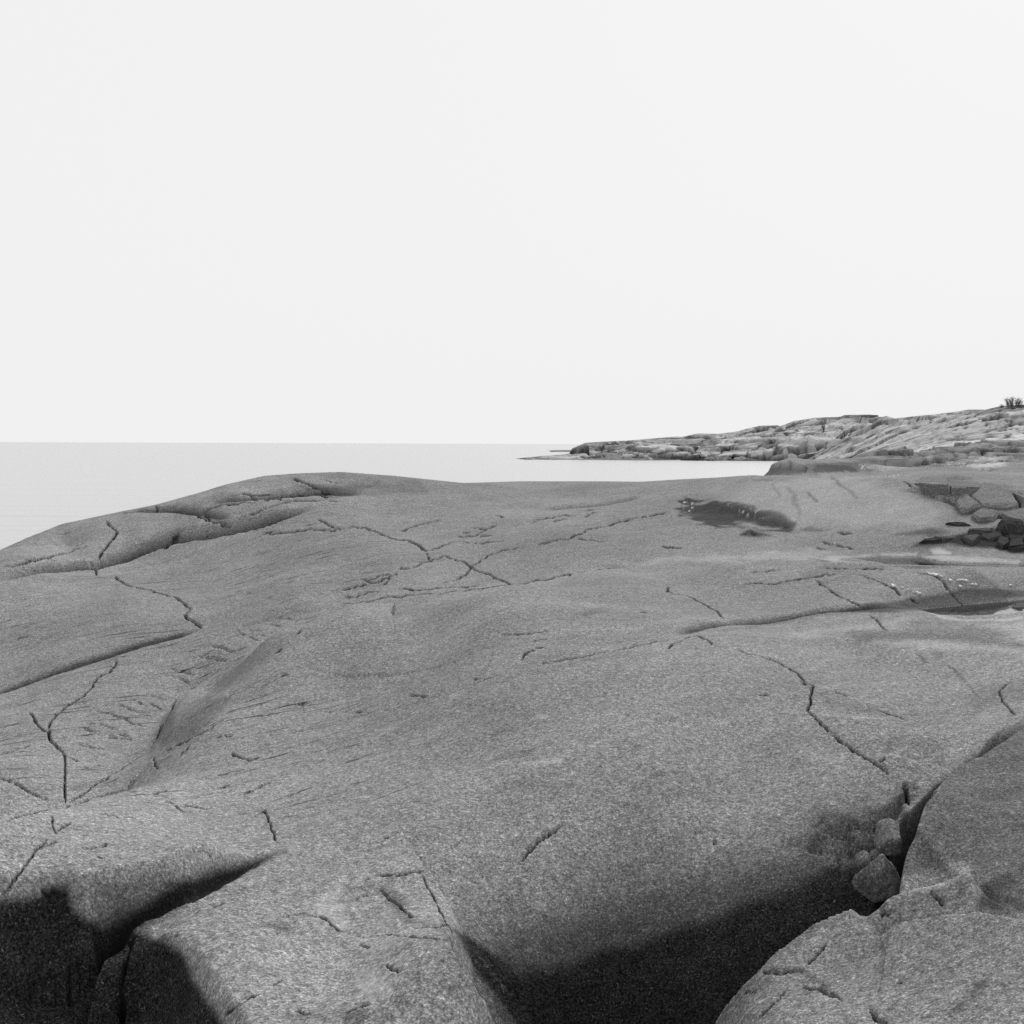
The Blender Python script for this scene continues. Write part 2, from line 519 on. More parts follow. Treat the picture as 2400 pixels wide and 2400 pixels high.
step(near, 1, [(690, 528), (800, 528), (960, 532), (1130, 560), (1250, 590), (1300, 612)], 0.03, 0.8, 0.7, lo=0, e=0.1, groove=0.04, gw=0.09, dirt=0.7, foot=True)
# the crest of the middle slabs against the slabs behind
step(near, 0, [(365, 1735), (372, 1706), (400, 1650), (430, 1615), (480, 1590), (538, 1560), (662, 1491), (800, 1431), (924, 1398), (1048, 1388)],
     -0.10, 0.9, 0.7, lo=0.07, e=0.10, taper=(0.1, 0.3))
step(near, 0, [(924, 1398), (1048, 1388), (1197, 1371), (1318, 1350), (1462, 1330), (1600, 1318), (1724, 1318), (1940, 1318), (2138, 1330), (2400, 1336), (2700, 1345)],
     -0.09, 1.2, 1.0, lo=0.10, e=0.12, taper=(0.2, 0.0))
step(near, 0, [(-300, 2010), (0, 1930), (62, 1907), (124, 1893), (153, 1882), (190, 1864), (240, 1840), (364, 1752), (435, 1737), (497, 1702)],
     -0.09, 0.45, 0.5, lo=0.10, e=0.05, taper=(0.0, 0.35))
step(near, 5, [(150, 800), (400, 660), (600, 555), (780, 480), (890, 440), (1010, 402), (1250, 357), (1400, 330), (1600, 292), (1850, 242)], -0.03, 0.7, 0.6, e=0.06, taper=(0.3, 0.2))
step(near, 4, [(0, 540), (120, 505), (240, 462), (400, 412), (550, 365), (680, 330), (800, 290), (940, 250), (1060, 215), (1150, 190)],
     0.012, 0.6, 0.4, lo=0, e=0.05, groove=0.03, gw=0.04, dirt=0.85, taper=(0.0, 0.1), foot=True)
step(near, 2, [(1160, 530), (1300, 515), (1450, 510), (1560, 490), (1680, 465), (1725, 435)], 0.03, 0.9, 0.7, lo=0, e=0.10, groove=0.03, gw=0.07, dirt=0.4, foot=True)
# lower-left block
step(near, 7, [(740, 925), (840, 885), (1000, 795), (1180, 725), (1350, 615), (1480, 525), (1580, 482)], 0.13, 0.40, 0.35, lo=0.0, e=0.06,
     groove=0.10, gw=0.06, dirt=0.95, taper=(0.0, 0.3), foot=True)
step(near, 7, [(-600, 800), (-200, 760), (0, 745), (240, 700), (380, 660), (450, 720), (500, 800), (600, 880), (740, 920)], 0.05, 0.3, 0.6, lo=0.20, e=0.10, taper=(0.0, 0.1), dz=0.04)
step(near, 7, [(770, 930), (950, 980), (1060, 1080), (1100, 1200), (1190, 1290), (1260, 1449), (1330, 1600)], 0.05, 0.3, 0.4, lo=0.18, e=0.07, taper=(0.1, 0.0), dz=0.05)
# right edge of the front slab above the hollow
step(near, 8, [(560, 800), (620, 910), (680, 1020), (720, 1160), (800, 1270), (860, 1370), (920, 1449), (1000, 1600), (1100, 1900)], -0.07, 0.25, 0.6,
     lo=0.42, e=0.045, taper=(0.3, 0.0), recess_shade=True)
# the long crevice and the lower-right slab
step(near, 6, [(1932, 670), (1800, 790), (1700, 870), (1545, 945), (1500, 975), (1420, 1055), (1340, 1125), (1290, 1180)], 0.05, 0.3, 0.3, lo=0.08, e=0.04,
     groove=0.24, gw=0.06, dirt=0.97, taper=(0.5, 0.0))
step(near, 9, [(1450, 60), (1380, 140), (1310, 215), (1290, 330), (1200, 460), (1175, 620), (1000, 745), (840, 822), (700, 885), (560, 1000), (450, 1090),
               (390, 1190), (250, 1320), (170, 1449), (60, 1600), (-100, 1800)], 0.06, 0.22, 0.48, lo=0.55, e=0.04, taper=(0.08, 0.0), groove=0.28, gw=0.08, dirt=0.95, recess_shade=True, start=(0.10, 0.22, 0.12, 0.4))
step(near, 9, [(1000, 745), (1200, 645), (1400, 595), (1640, 540)], -0.07, 0.22, 0.25, lo=0.09, e=0.04, taper=(0.2, 0.05))
step(near, 9, [(1610, 525), (1660, 570), (1685, 640), (1680, 720), (1610, 800)], -0.04, 0.12, 0.12, lo=0.06, e=0.035, dz=0.03)
step(near, 9, [(1000, 900), (1180, 835), (1400, 828), (1680, 812), (1932, 838), (2200, 890)], -0.07, 0.3, 0.25, lo=0.08, e=0.04, taper=(0.25, 0.0))
# foot of the mound in front of the pools
step(near, 3, [(0, 1425), (400, 1352), (700, 1322), (1000, 1292), (1200, 1277), (1340, 1282)], 0.03, 0.7, 0.4, lo=0, e=0.06, groove=0.03, gw=0.04, dirt=0.7, foot=True)
# light rounded rises on the right
step(near, 6, [(900, 330), (1100, 270), (1300, 262), (1600, 272), (1932, 296), (2200, 330)], -0.05, 0.6, 0.5, e=0.12, taper=(0.3, 0))
step(near, 6, [(800, 670), (1000, 680), (1250, 695), (1550, 745)], -0.04, 0.4, 0.4, e=0.08)
step(near, 6, [(1100, 870), (1300, 905), (1500, 935)], -0.03, 0.3, 0.35, e=0.06)
# far shelf
step(near, 3, [(380, 520), (430, 485), (480, 470), (760, 455), (900, 450), (1130, 455), (1300, 440)], 0.02, 4.0, 3.0, lo=0.30, e=0.5, taper=(0.02, 0.3), dz=0.0)



# ---- natural unevenness
X, Y, D = near.X, near.Y, near.D
FOL = math.radians(48)                         # bearing of the streaks in the gneiss
fu = X * math.sin(FOL) + Y * math.cos(FOL)
fv = X * math.cos(FOL) - Y * math.sin(FOL)
near.Z += 0.022 * fbm(X, Y, 2.4, 3) + 0.012 * fbm(fu * 0.35, fv, 0.55, 3) + 0.0040 * fbm(fu * 0.3, fv, 0.13, 2)
near.Z += 0.03 * fbm(X, Y, 9.0, 2) * smooth((D - 20) / 30)
PXN, PYN = project(X, Y, near.Z)
broken = smooth((PXN - 2080) / 160) * smooth((1300 - PYN) / 40) * smooth((D - 15.2) / 2)
near.Z += broken * blocks(fu + 0.3 * fbm(X, Y, 1.5, 2), fv, 1.8, 0.10, 0.06, 0.03) * 0.8
far = smooth((D - 46) / 20)
near.Z += far * (blocks(fu * 0.6 + 0.6 * fbm(X, Y, 3, 2), fv, 5.0, 0.25, 0.06, 0.0) + 0.10 * fbm(X, Y, 6.0, 3)) * smooth((PXN - 1900) / 200)
rough = smooth((D - 55) / 25) * smooth((PXN - 1960) / 150)
w1 = X + 2 * fbm(X, Y, 6, 3)
w2 = Y + 2 * fbm(X + 20, Y, 6, 3)
near.Z += rough * (blocks(w1 * 0.6, w2, 6.0, 0.55, 0.08, 0.25) + blocks(w1, w2 + 7, 2.6, 0.18, 0.12, 0.10))
ea = worley(w1 * 0.6 / 6.0, w2 / 6.0)[0]
eb = worley(w1 / 2.6, (w2 + 7) / 2.6)[0]
near.dirt = np.maximum(near.dirt, rough * np.maximum(0.9 * np.exp(-(ea / 0.07) ** 2), 0.6 * np.exp(-(eb / 0.08) ** 2))).astype(np.float32)

# ---- cracks
CR = [
    (1, [(505, 850), (545, 862), (590, 845)], 16),
    (1, [(600, 580), (640, 620), (665, 640), (630, 690), (600, 730), (575, 760), (560, 790), (575, 830)], 6),
    (1, [(690, 525), (800, 525), (900, 530), (960, 530), (1060, 545), (1130, 560), (1180, 580), (1250, 590), (1300, 610), (1308, 660)], 6),
    (1, [(880, 490), (895, 510), (885, 525)], 7), (1, [(955, 460), (1020, 490), (1070, 530), (1100, 520), (1110, 495)], 7),
    (1, [(1110, 530), (1250, 495), (1400, 475), (1600, 460), (1932, 450)], 5), (1, [(1160, 545), (1190, 575)], 9), (1, [(1360, 425), (1420, 435), (1450, 465)], 6),
    (1, [(1660, 365), (1750, 400), (1850, 435), (1932, 440)], 7), (1, [(1800, 365), (1932, 372)], 6), (1, [(1350, 550), (1600, 490), (1932, 470)], 4),
    (1, [(0, 840), (200, 795), (330, 765), (460, 740), (490, 720)], 5), (1, [(940, 740), (985, 690), (1025, 660)], 5),
    (1, [(650, 890), (665, 915), (700, 935), (780, 960), (900, 990), (1000, 1015), (1040, 1045), (1080, 1080)], 8),
    (1, [(1080, 1080), (1045, 1110), (1060, 1135), (1110, 1160), (1140, 1190)], 7), (1, [(100, 1250), (160, 1230)], 6), (1, [(540, 860), (545, 890)], 6),
    (1, [(1450, 655), (1640, 650), (1750, 630), (1880, 640), (1932, 625)], 6), (1, [(1800, 575), (1870, 610), (1932, 635)], 5),
    (2, [(0, 630), (60, 615), (120, 620), (200, 645), (300, 685), (380, 690), (430, 715), (480, 755)], 8), (2, [(480, 755), (540, 735), (620, 700)], 6),
    (2, [(580, 775), (640, 800), (700, 815), (740, 845), (800, 875), (870, 905), (960, 945)], 9), (2, [(740, 845), (700, 890), (640, 920), (570, 935)], 6),
    (2, [(740, 845), (790, 800), (850, 770), (930, 745), (1020, 730)], 5), (2, [(1110, 715), (1200, 695), (1290, 685)], 6), (2, [(1330, 685), (1500, 700)], 3),
    (2, [(320, 860), (430, 835), (500, 810), (560, 790)], 7), (2, [(100, 910), (180, 935), (260, 905), (320, 875)], 8), (2, [(150, 920), (270, 880)], 6),
    (2, [(240, 945), (280, 905)], 5), (2, [(480, 760), (495, 805)], 3),
    (2, [(0, 970), (150, 940)], 5), (2, [(310, 960), (450, 975), (600, 960), (800, 950)], 3), (2, [(0, 1020), (80, 1015), (150, 985), (240, 985)], 6),
    (2, [(660, 665), (700, 675), (760, 665), (820, 630), (870, 605)], 9), (2, [(740, 620), (830, 630)], 6), (2, [(780, 705), (850, 700), (930, 690)], 5),
    (2, [(780, 670), (850, 665)], 7), (2, [(690, 645), (720, 650)], 5),
    (2, [(1075, 595), (1140, 575), (1230, 555), (1350, 545)], 6), (2, [(1380, 560), (1400, 545), (1450, 535)], 8), (2, [(1390, 525), (1430, 518)], 6),
    (2, [(1200, 585), (1270, 570)], 7), (2, [(1390, 630), (1480, 615), (1560, 590), (1640, 570), (1740, 555), (1870, 530)], 6), (2, [(870, 550), (920, 565)], 5),
    (2, [(340, 640), (450, 600), (560, 575)], 3), (2, [(1840, 985), (1850, 955)], 8), (2, [(1850, 985), (1932, 1000)], 5), (2, [(1800, 725), (1932, 735)], 3),
    (4, [(660, 345), (655, 375), (640, 400), (600, 430), (540, 470), (520, 510), (470, 560), (400, 605), (340, 650), (290, 695), (275, 750)], 6),
    (4, [(275, 750), (280, 800), (330, 860)], 11), (4, [(330, 860), (365, 890), (365, 960), (370, 990), (365, 1070), (370, 1165)], 8),
    (4, [(160, 650), (190, 680), (220, 730), (270, 770)], 5), (4, [(0, 1020), (100, 1060), (170, 1105), (220, 1130), (290, 1140)], 7), (4, [(0, 890), (100, 860), (170, 835)], 4),
    (4, [(885, 800), (905, 750), (920, 705)], 8), (4, [(860, 850), (940, 700), (1000, 570)], 4), (4, [(870, 900), (880, 950), (900, 970)], 6), (4, [(1010, 910), (1080, 830)], 5),
    (4, [(940, 865), (1050, 815), (1180, 750), (1260, 690)], 5), (4, [(1310, 875), (1330, 900), (1420, 920), (1460, 900)], 9), (4, [(1220, 790), (1310, 780)], 7),
    (4, [(1685, 610), (1740, 600)], 6), (4, [(1590, 450), (1630, 435)], 6), (4, [(1380, 1120), (1440, 1090), (1530, 1045)], 8), (4, [(1215, 1085), (1300, 1065)], 5),
    (4, [(320, 1200), (450, 1165), (540, 1130), (650, 1105), (780, 1095)], 15), (4, [(0, 1278), (150, 1225), (300, 1190), (370, 1168)], 7), (2, [(0, 1058), (300, 1010), (600, 985), (960, 946)], 3), (2, [(960, 946), (1250, 892), (1600, 842)], 3), (4, [(370, 1165), (460, 1120), (560, 1050), (720, 950), (880, 850)], 4), (2, [(560, 790), (580, 775)], 5), (2, [(1290, 685), (1390, 632)], 3), (2, [(620, 700), (780, 705)], 3), (4, [(850, 1115), (900, 1100), (970, 1095)], 9), (4, [(930, 1155), (980, 1170), (1040, 1215)], 6),
    (4, [(1040, 1170), (1180, 1200)], 4), (4, [(580, 1225), (700, 1245), (770, 1250)], 5), (4, [(290, 1230), (300, 1300), (320, 1340)], 4), (4, [(190, 1440), (240, 1410), (330, 1380)], 8),
    (4, [(510, 1425), (560, 1415), (620, 1395)], 9), (4, [(400, 1270), (330, 1320)], 4), (4, [(450, 1350), (500, 1340)], 5), (4, [(1500, 1195), (1520, 1270), (1550, 1330), (1560, 1380)], 6),
    (4, [(1360, 1280), (1500, 1210)], 3), (4, [(1550, 320), (1590, 290)], 6), (4, [(1680, 210), (1710, 180)], 8),
    (7, [(265, 400), (200, 470), (150, 540), (60, 650), (10, 720)], 5), (7, [(750, 930), (730, 1050), (690, 1170), (700, 1300), (690, 1449)], 14),
    (7, [(390, 1080), (395, 1180), (390, 1350)], 9), (7, [(690, 1449), (705, 1300)], 20), (7, [(460, 450), (500, 455)], 5), (7, [(550, 500), (590, 505)], 5),
    (7, [(230, 705), (330, 690)], 6), (7, [(1580, 840), (1720, 825), (1830, 850), (1932, 930)], 5), (7, [(1540, 1230), (1600, 1200)], 5), (7, [(1270, 1390), (1450, 1280)], 4),
    (7, [(1670, 1380), (1760, 1390)], 7), (7, [(1200, 790), (1280, 760)], 4),
    (8, [(450, 590), (500, 690), (540, 770), (580, 850), (620, 910), (660, 980)], 4), (8, [(210, 680), (280, 750), (340, 790), (400, 850)], 9),
    (8, [(200, 610), (360, 600), (480, 580)], 4), (8, [(100, 970), (250, 940), (440, 960), (560, 970), (650, 985)], 5), (8, [(420, 905), (600, 890)], 4),
    (8, [(1020, 530), (1050, 480), (1100, 430), (1170, 380), (1240, 330)], 9), (8, [(240, 400), (270, 390)], 6), (8, [(75, 735), (150, 715)], 6), (8, [(130, 635), (160, 625)], 6),
    (8, [(100, 1000), (160, 1020)], 5), (8, [(250, 1110), (330, 1160)], 5), (8, [(30, 1390), (100, 1350), (160, 1340)], 9),
    (6, [(300, 300), (420, 330), (520, 360), (600, 400), (660, 440), (700, 500)], 4), (6, [(690, 480), (740, 500), (720, 560), (725, 600), (705, 640), (760, 690), (840, 770)], 8),
    (6, [(840, 770), (920, 830), (1000, 890), (1080, 930), (1160, 990)], 7), (6, [(860, 540), (930, 560)], 4), (6, [(1110, 635), (1200, 670), (1250, 690)], 3),
    (6, [(1845, 480), (1790, 530), (1810, 590), (1860, 640), (1890, 670)], 4), (6, [(1250, 1050), (1270, 1110), (1280, 1170)], 14), (6, [(1050, 100), (1110, 140), (1160, 190)], 4),
    (6, [(1120, 930), (1145, 910)], 8), (6, [(1140, 980), (1165, 995)], 12), (6, [(430, 555), (490, 555)], 3), (6, [(170, 1388), (190, 1385)], 14),
    (6, [(0, 230), (80, 215), (140, 240), (170, 270)], 6),
    (9, [(680, 1230), (720, 1255), (780, 1250), (840, 1290), (900, 1310)], 12), (9, [(1400, 705), (1450, 735), (1480, 780)], 11), (9, [(1120, 835), (1180, 810)], 7), (9, [(450, 1150), (550, 1160), (690, 1150)], 8), (9, [(820, 990), (770, 1050), (710, 1110)], 5),
    (9, [(420, 1430), (480, 1370), (590, 1260)], 6), (9, [(1060, 1370), (1090, 1420), (1150, 1449)], 16), (9, [(1210, 1215), (1250, 1215)], 4), (9, [(350, 1270), (420, 1265)], 4),
    (3, [(1610, 640), (1660, 600), (1700, 580)], 7), (3, [(1480, 660), (1540, 690), (1590, 640)], 7), (3, [(1870, 640), (1910, 700)], 7), (3, [(1760, 590), (1932, 620)], 6),
    (3, [(760, 925), (810, 935)], 5), (3, [(780, 890), (960, 930)], 4), (3, [(330, 855), (380, 830), (410, 855)], 16), (3, [(870, 840), (960, 850)], 7),
    (3, [(380, 1065), (480, 1060), (560, 1050)], 5), (3, [(340, 1135), (540, 1125), (680, 1100), (880, 1070)], 4), (3, [(790, 1040), (950, 1045), (1140, 1045)], 4),
    (3, [(1290, 1062), (1370, 1075), (1450, 1095), (1520, 1120), (1580, 1155), (1640, 1195), (1690, 1235)], 9), (3, [(990, 1080), (1100, 1115), (1200, 1160)], 4),
    (3, [(930, 1220), (1000, 1255)], 10), (3, [(750, 1110), (850, 1180), (930, 1220)], 3), (3, [(0, 1190), (100, 1235), (200, 1290), (250, 1345)], 4), (3, [(1190, 1150), (1230, 1180)], 8),
    (3, [(1290, 1180), (1340, 1195)], 8), (3, [(1030, 955), (1080, 968), (1140, 970)], 12), (3, [(1240, 545), (1330, 600)], 6), (3, [(1310, 540), (1400, 590)], 4),
    (5, [(1020, 355), (1040, 320), (1100, 290), (1145, 280)], 11), (5, [(1070, 395), (1250, 355), (1400, 330), (1600, 290), (1760, 255), (1850, 240)], 6),
    (5, [(1850, 290), (1870, 265), (1932, 245)], 6), (5, [(380, 560), (440, 557), (480, 565)], 8), (5, [(750, 460), (800, 462)], 6), (5, [(700, 520), (780, 480), (890, 435)], 6),
    (5, [(900, 210), (1050, 205), (1180, 190)], 4), (5, [(1690, 85), (1750, 90)], 7), (5, [(70, 655), (130, 640)], 4), (5, [(1085, 250), (1170, 238)], 4),
]
CHATTER = [
    (4, [(1120, 335), (1200, 345), (1280, 360)], 7.0), (4, [(1140, 325), (1180, 318), (1250, 320)], 4.9), (4, [(1200, 275), (1290, 300), (1330, 310)], 6.3),
    (4, [(1340, 175), (1380, 215), (1470, 245)], 4.9), (4, [(1410, 185), (1490, 190)], 6.3), (4, [(1350, 170), (1450, 150), (1560, 125), (1620, 115), (1670, 130)], 3.5),
    (4, [(1420, 215), (1500, 220)], 6.3), (4, [(1510, 155), (1600, 165)], 3.5), (4, [(940, 395), (1000, 415), (1100, 435)], 6.3), (4, [(930, 440), (1040, 465), (1075, 485)], 6.3),
    (4, [(740, 575), (830, 610)], 6.3), (4, [(830, 595), (870, 610), (930, 640)], 5.6), (4, [(660, 605), (760, 640), (880, 660)], 6.3),
    (4, [(580, 650), (700, 680), (740, 710), (840, 735)], 6.3), (4, [(500, 705), (600, 725), (650, 745)], 5.6), (4, [(470, 745), (560, 770)], 4.9),
    (4, [(600, 790), (700, 800), (750, 805)], 7.0), (4, [(430, 825), (520, 850), (590, 860)], 5.6), (4, [(440, 960), (520, 965), (560, 945)], 7.0), (4, [(850, 560), (980, 575)], 4.2),
    (4, [(370, 900), (440, 930)], 6.3), (4, [(660, 770), (740, 790)], 5.6), (4, [(520, 640), (600, 660)], 4.2),
]
for t, pts, w in CHATTER:
    groove(near, t, pts, w * 1.15, k=0.6, dirt=0.3)
for t, pts, w in CR:
    groove(near, t, pts, w * (0.75 if t in (1, 2, 3, 4, 5) else 0.9))

# ---- the line of the near rocks against the water
SKY_NEAR = [(-600, 1520), (-250, 1385), (0, 1289), (62, 1261), (145, 1228), (282, 1199), (364, 1183), (476, 1152), (530, 1135), (621, 1115), (700, 1109), (800, 1106), (924, 1115), (1086, 1132),
            (1214, 1128), (1421, 1128), (1500, 1129), (1600, 1123), (1683, 1119), (1763, 1113)]
sel = (near.D > 15) & (near.D < 30)
slp = np.where(sel, (near.Z - ZC) / near.D, -9)
jc = slp.argmax(1)
ii_ = np.arange(len(near.az))
dc = near.d[jc]
pxc, _ = project(near.X[ii_, jc], near.Y[ii_, jc], near.Z[ii_, jc])
_, want = ray(pxc, np.interp(pxc, [q[0] for q in SKY_NEAR], [q[1] for q in SKY_NEAR]))
dzc = (want - slp[ii_, jc]) * dc * smooth((1790 - pxc) / 40)
dzc = np.convolve(np.pad(dzc, 3, mode='edge'), np.ones(7) / 7, 'valid')
dcs = np.exp(np.convolve(np.pad(np.log(dc), 12, mode='edge'), np.ones(25) / 25, 'valid'))
near.Z += dzc[:, None] * np.exp(-(np.log(near.D / dcs[:, None]) / 0.11) ** 2)

near.Z += smooth((near.low - 0.1) / 0.2) * (0.03 * fbm(X, Y, 0.2, 3) + 0.02 * fbm(X, Y, 0.07, 2))


PXN, PYN = project(near.X, near.Y, near.Z)
chip = poly_sd(PXN + 30 * fbm(X, Y, 0.25, 3), PYN + 30 * fbm(X + 5, Y, 0.25, 3), np.array([(1880, 1985), (1945, 1925), (2060, 1915), (2110, 1860), (2150, 1835), (2112, 1925), (2050, 1985), (1990, 2060), (1930, 2060)]))
chip = smooth((np.where((near.D > 4.5) & (near.D < 8), chip, -99) + 10) / 25)
near.Z += chip * (blocks(X + 0.03 * fbm(X, Y, 0.1, 2), Y, 0.11, 0.05, 0.22, 0.02) + blocks(X, Y + 3, 0.045, 0.012, 0.2, 0.006) - 0.025)
bowl = poly_sd(PXN + 8 * fbm(X, Y, 0.5, 3), PYN + 5 * fbm(X + 9, Y, 0.5, 3), np.array(P(3, [(-20, 660), (130, 650), (300, 690), (480, 720), (620, 760), (670, 800), (600, 845), (450, 825), (340, 805), (210, 808), (80, 785), (-10, 740)])))
bowl = np.where((near.D > 15) & (near.D < 24), bowl, -99)
near.Z -= smooth((bowl + 2) / 26) * (0.055 + 0.03 * fbm(X, Y, 0.4, 3))


# ---- rock pools
def pool(f, t, outline, level, depth, rim=0.5):
    px = np.array(P(t, outline))
    w = on_plane(px[:, 0], px[:, 1], level)
    si, sj = f.window(w, 1.2)
    X, Y = f.X[si, sj], f.Y[si, sj]
    s = poly_sd(X, Y, w)
    z = f.Z[si, sj]
    sh = smooth(-s / rim)                                   # the rock shelves evenly into the water
    bank = level + 0.01 + 0.10 * np.clip(-s, 0, rim)
    out = np.where(z > bank, bank + (z - bank) * sh, np.where(-s < rim * 0.6, bank * (1 - sh) + np.maximum(z, level + 0.02) * sh, z))
    ins = level - depth * smooth(s / 0.5) - 0.005
    f.Z[si, sj] = np.where(s > 0, ins, out)
    return w


up_w = pool(near, 12, [(235, 243), (330, 228), (500, 214), (720, 210), (960, 206), (1060, 235), (1200, 262), (1500, 272), (1750, 280), (2100, 292), (2500, 300),
                       (2500, 325), (1900, 320), (1200, 303), (700, 290), (400, 268)], POOL_UP, 0.12)
low_w = pool(near, 12, [(960, 696), (1100, 680), (1350, 655), (1540, 635), (1932, 602), (2400, 570), (2600, 640), (2300, 705), (1932, 742), (1700, 775), (1450, 783),
                        (1290, 775), (1200, 755), (1090, 730)], POOL_LOW, 0.15)



# ------------------------------------------------------------------ stains fixed to the rock, and shade painted into the crevice and lower-left faces
PXN, PYN = project(near.X, near.Y, near.Z)
wpx = 26 * fbm(near.X, near.Y, 0.45, 4)
wpy = 18 * fbm(near.X + 31, near.Y + 17, 0.45, 4)
dark = np.zeros(near.Z.shape, np.float32)
pale = np.zeros(near.Z.shape, np.float32)


dark = np.maximum(dark, 0.97 * smooth((near.low + 0.05 * fbm(near.X, near.Y, 0.3, 3) - 0.12) / 0.38)).astype(np.float32)  # deeper ground painted blacker: crevice shade along with dark lichen


def stain_or_shade(arr, t, poly, strength, soft=10, warp=1.0):
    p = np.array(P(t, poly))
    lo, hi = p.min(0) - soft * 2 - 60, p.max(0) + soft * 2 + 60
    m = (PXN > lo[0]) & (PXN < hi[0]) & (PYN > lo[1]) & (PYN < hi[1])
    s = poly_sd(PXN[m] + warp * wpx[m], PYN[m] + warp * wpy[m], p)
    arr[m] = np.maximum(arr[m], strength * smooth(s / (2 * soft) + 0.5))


stain_or_shade(dark, 7, [(-800, 800), (0, 745), (240, 700), (330, 660), (410, 650), (440, 790), (600, 880), (760, 800), (1000, 650), (1300, 560), (1580, 482), (1400, 590),
                (1000, 800), (790, 905), (950, 980), (1060, 1080), (1100, 1200), (1190, 1290), (1260, 1449), (1330, 1700), (-800, 1700)], 0.97, 15, 0.6)  # shade of the steep lower-left faces, painted near black with a stain's edge
hollow = np.zeros(near.Z.shape, np.float32)  # mask for the hollow's painted shade, with some black lichen
stain_or_shade(hollow, 0, [(1073, 2206), (1144, 2251), (1276, 2239), (1400, 2193), (1525, 2164), (1600, 2135), (1724, 2098), (1865, 2060), (1923, 2030), (1956, 1999), (1895, 1975),
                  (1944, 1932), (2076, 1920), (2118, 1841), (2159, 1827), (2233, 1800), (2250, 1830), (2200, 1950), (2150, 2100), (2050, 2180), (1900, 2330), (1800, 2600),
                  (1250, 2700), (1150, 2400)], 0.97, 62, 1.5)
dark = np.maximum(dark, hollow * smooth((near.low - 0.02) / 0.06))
stain_or_shade(dark, 0, [(1880, 1985), (1945, 1925), (2060, 1915), (2110, 1860), (2150, 1835), (2112, 1925), (2050, 1985), (1990, 2060), (1930, 2060)], 0.62, 14, 1.6)
stain_or_shade(dark, 0, [(1055, 2170), (1078, 2205), (1110, 2270), (1170, 2350), (1240, 2450), (1330, 2400), (1200, 2260), (1110, 2195)], 0.92, 12, 0.4)  # painted shade right beside the front slab's edge
stain_or_shade(dark, 0, [(1040, 2180), (1200, 2190), (1500, 2100), (1700, 2040), (1850, 2000), (1900, 1900), (2130, 1850), (2000, 2100), (1600, 2500), (1200, 2500)], 0.62, 75, 0.8)  # soft painted falloff of shade where the slab rounds into the hollow
stain_or_shade(dark, 3, [(0, 650), (130, 650), (300, 690), (480, 720), (620, 760), (660, 800), (600, 840), (450, 820), (340, 800), (210, 805), (80, 780), (0, 740)], 0.72, 6, 1.1)
stain_or_shade(dark, 3, [(330, 855), (380, 825), (500, 855), (420, 862)], 0.7, 4, 0.2)
stain_or_shade(dark, 3, [(660, 825), (700, 808), (830, 830), (760, 838)], 0.5, 4, 0.2)
stain_or_shade(dark, 3, [(1180, 850), (1250, 835), (1420, 820), (1500, 840), (1400, 865), (1280, 858)], 0.5, 5, 0.3)
stain_or_shade(dark, 3, [(695, 612), (720, 612), (768, 668), (750, 672)], 0.75, 2, 0.1)
stain_or_shade(dark, 3, [(590, 585), (620, 590), (665, 690), (670, 760), (640, 700)], 0.5, 4, 0.3)
stain_or_shade(dark, 3, [(500, 570), (520, 570), (560, 640), (540, 640)], 0.4, 4, 0.2)
stain_or_shade(dark, 3, [(830, 530), (860, 530), (1005, 645), (990, 650)], 0.6, 3, 0.2)
stain_or_shade(dark, 3, [(400, 540), (520, 538), (500, 550), (400, 552)], 0.3, 2, 0.1)
stain_or_shade(dark, 3, [(850, 1292), (1000, 1252), (1250, 1225), (1500, 1180), (1640, 1160), (1932, 1165), (2200, 1165), (2200, 1200), (1932, 1212), (1700, 1240), (1350, 1280), (1000, 1288)], 0.62, 5, 0.3)
stain_or_shade(dark, 3, [(200, 1400), (500, 1345), (850, 1300), (900, 1290), (600, 1342), (300, 1395)], 0.3, 5, 0.2)
stain_or_shade(dark, 3, [(1300, 925), (1420, 870), (1580, 850), (1800, 815), (2100, 830), (2100, 970), (1880, 962), (1750, 925), (1500, 910)], 0.85, 6, 0.3)
stain_or_shade(dark, 3, [(395, 520), (450, 478), (760, 448), (1000, 440), (1130, 450), (1130, 490), (700, 505)], 0.45, 3, 0.1)
stain_or_shade(dark, 3, [(720, 500), (760, 455), (950, 455), (1000, 495)], 0.65, 3, 0.2)
stain_or_shade(dark, 3, [(1140, 405), (1160, 378), (1280, 370), (1300, 375), (1200, 405)], 0.6, 3, 0.2)
stain_or_shade(dark, 3, [(1480, 520), (1600, 540), (1932, 610), (1932, 740), (1600, 745), (1480, 660)], 0.28, 6, 0.3)
stain_or_shade(dark, 1, [(1660, 370), (1932, 375), (2160, 360), (2100, 400), (1932, 440), (1800, 435)], 0.4, 8, 0.3)
stain_or_shade(dark, 0, [(1000, 1155), (985, 1120), (820, 1140), (720, 1150), (760, 1165), (900, 1160)], 0.18, 5, 0.3)
stain_or_shade(dark, 4, [(890, 800), (920, 700), (1000, 600), (1180, 560), (1300, 570), (1260, 650), (1100, 790), (900, 840)], 0.28, 6, 0.2)
stain_or_shade(dark, 5, [(500, 1050), (740, 965), (900, 890), (1000, 862), (1090, 855), (1060, 890), (900, 920), (700, 985)], 0.22, 4, 0.1)
stain_or_shade(dark, 5, [(800, 1130), (950, 1050), (1180, 1010), (1200, 1060), (900, 1120)], 0.15, 14, 0.3)
stain_or_shade(dark, 5, [(1770, 1015), (1780, 1000), (1830, 990), (1830, 1005)], 0.4, 3, 0.1)
stain_or_shade(dark, 5, [(1310, 100), (1420, 60), (1530, 50), (1530, 70), (1400, 105)], 0.2, 5, 0.2)
stain_or_shade(dark, 6, [(1320, 320), (1350, 325), (1395, 370), (1370, 378)], 0.45, 4, 0.2)
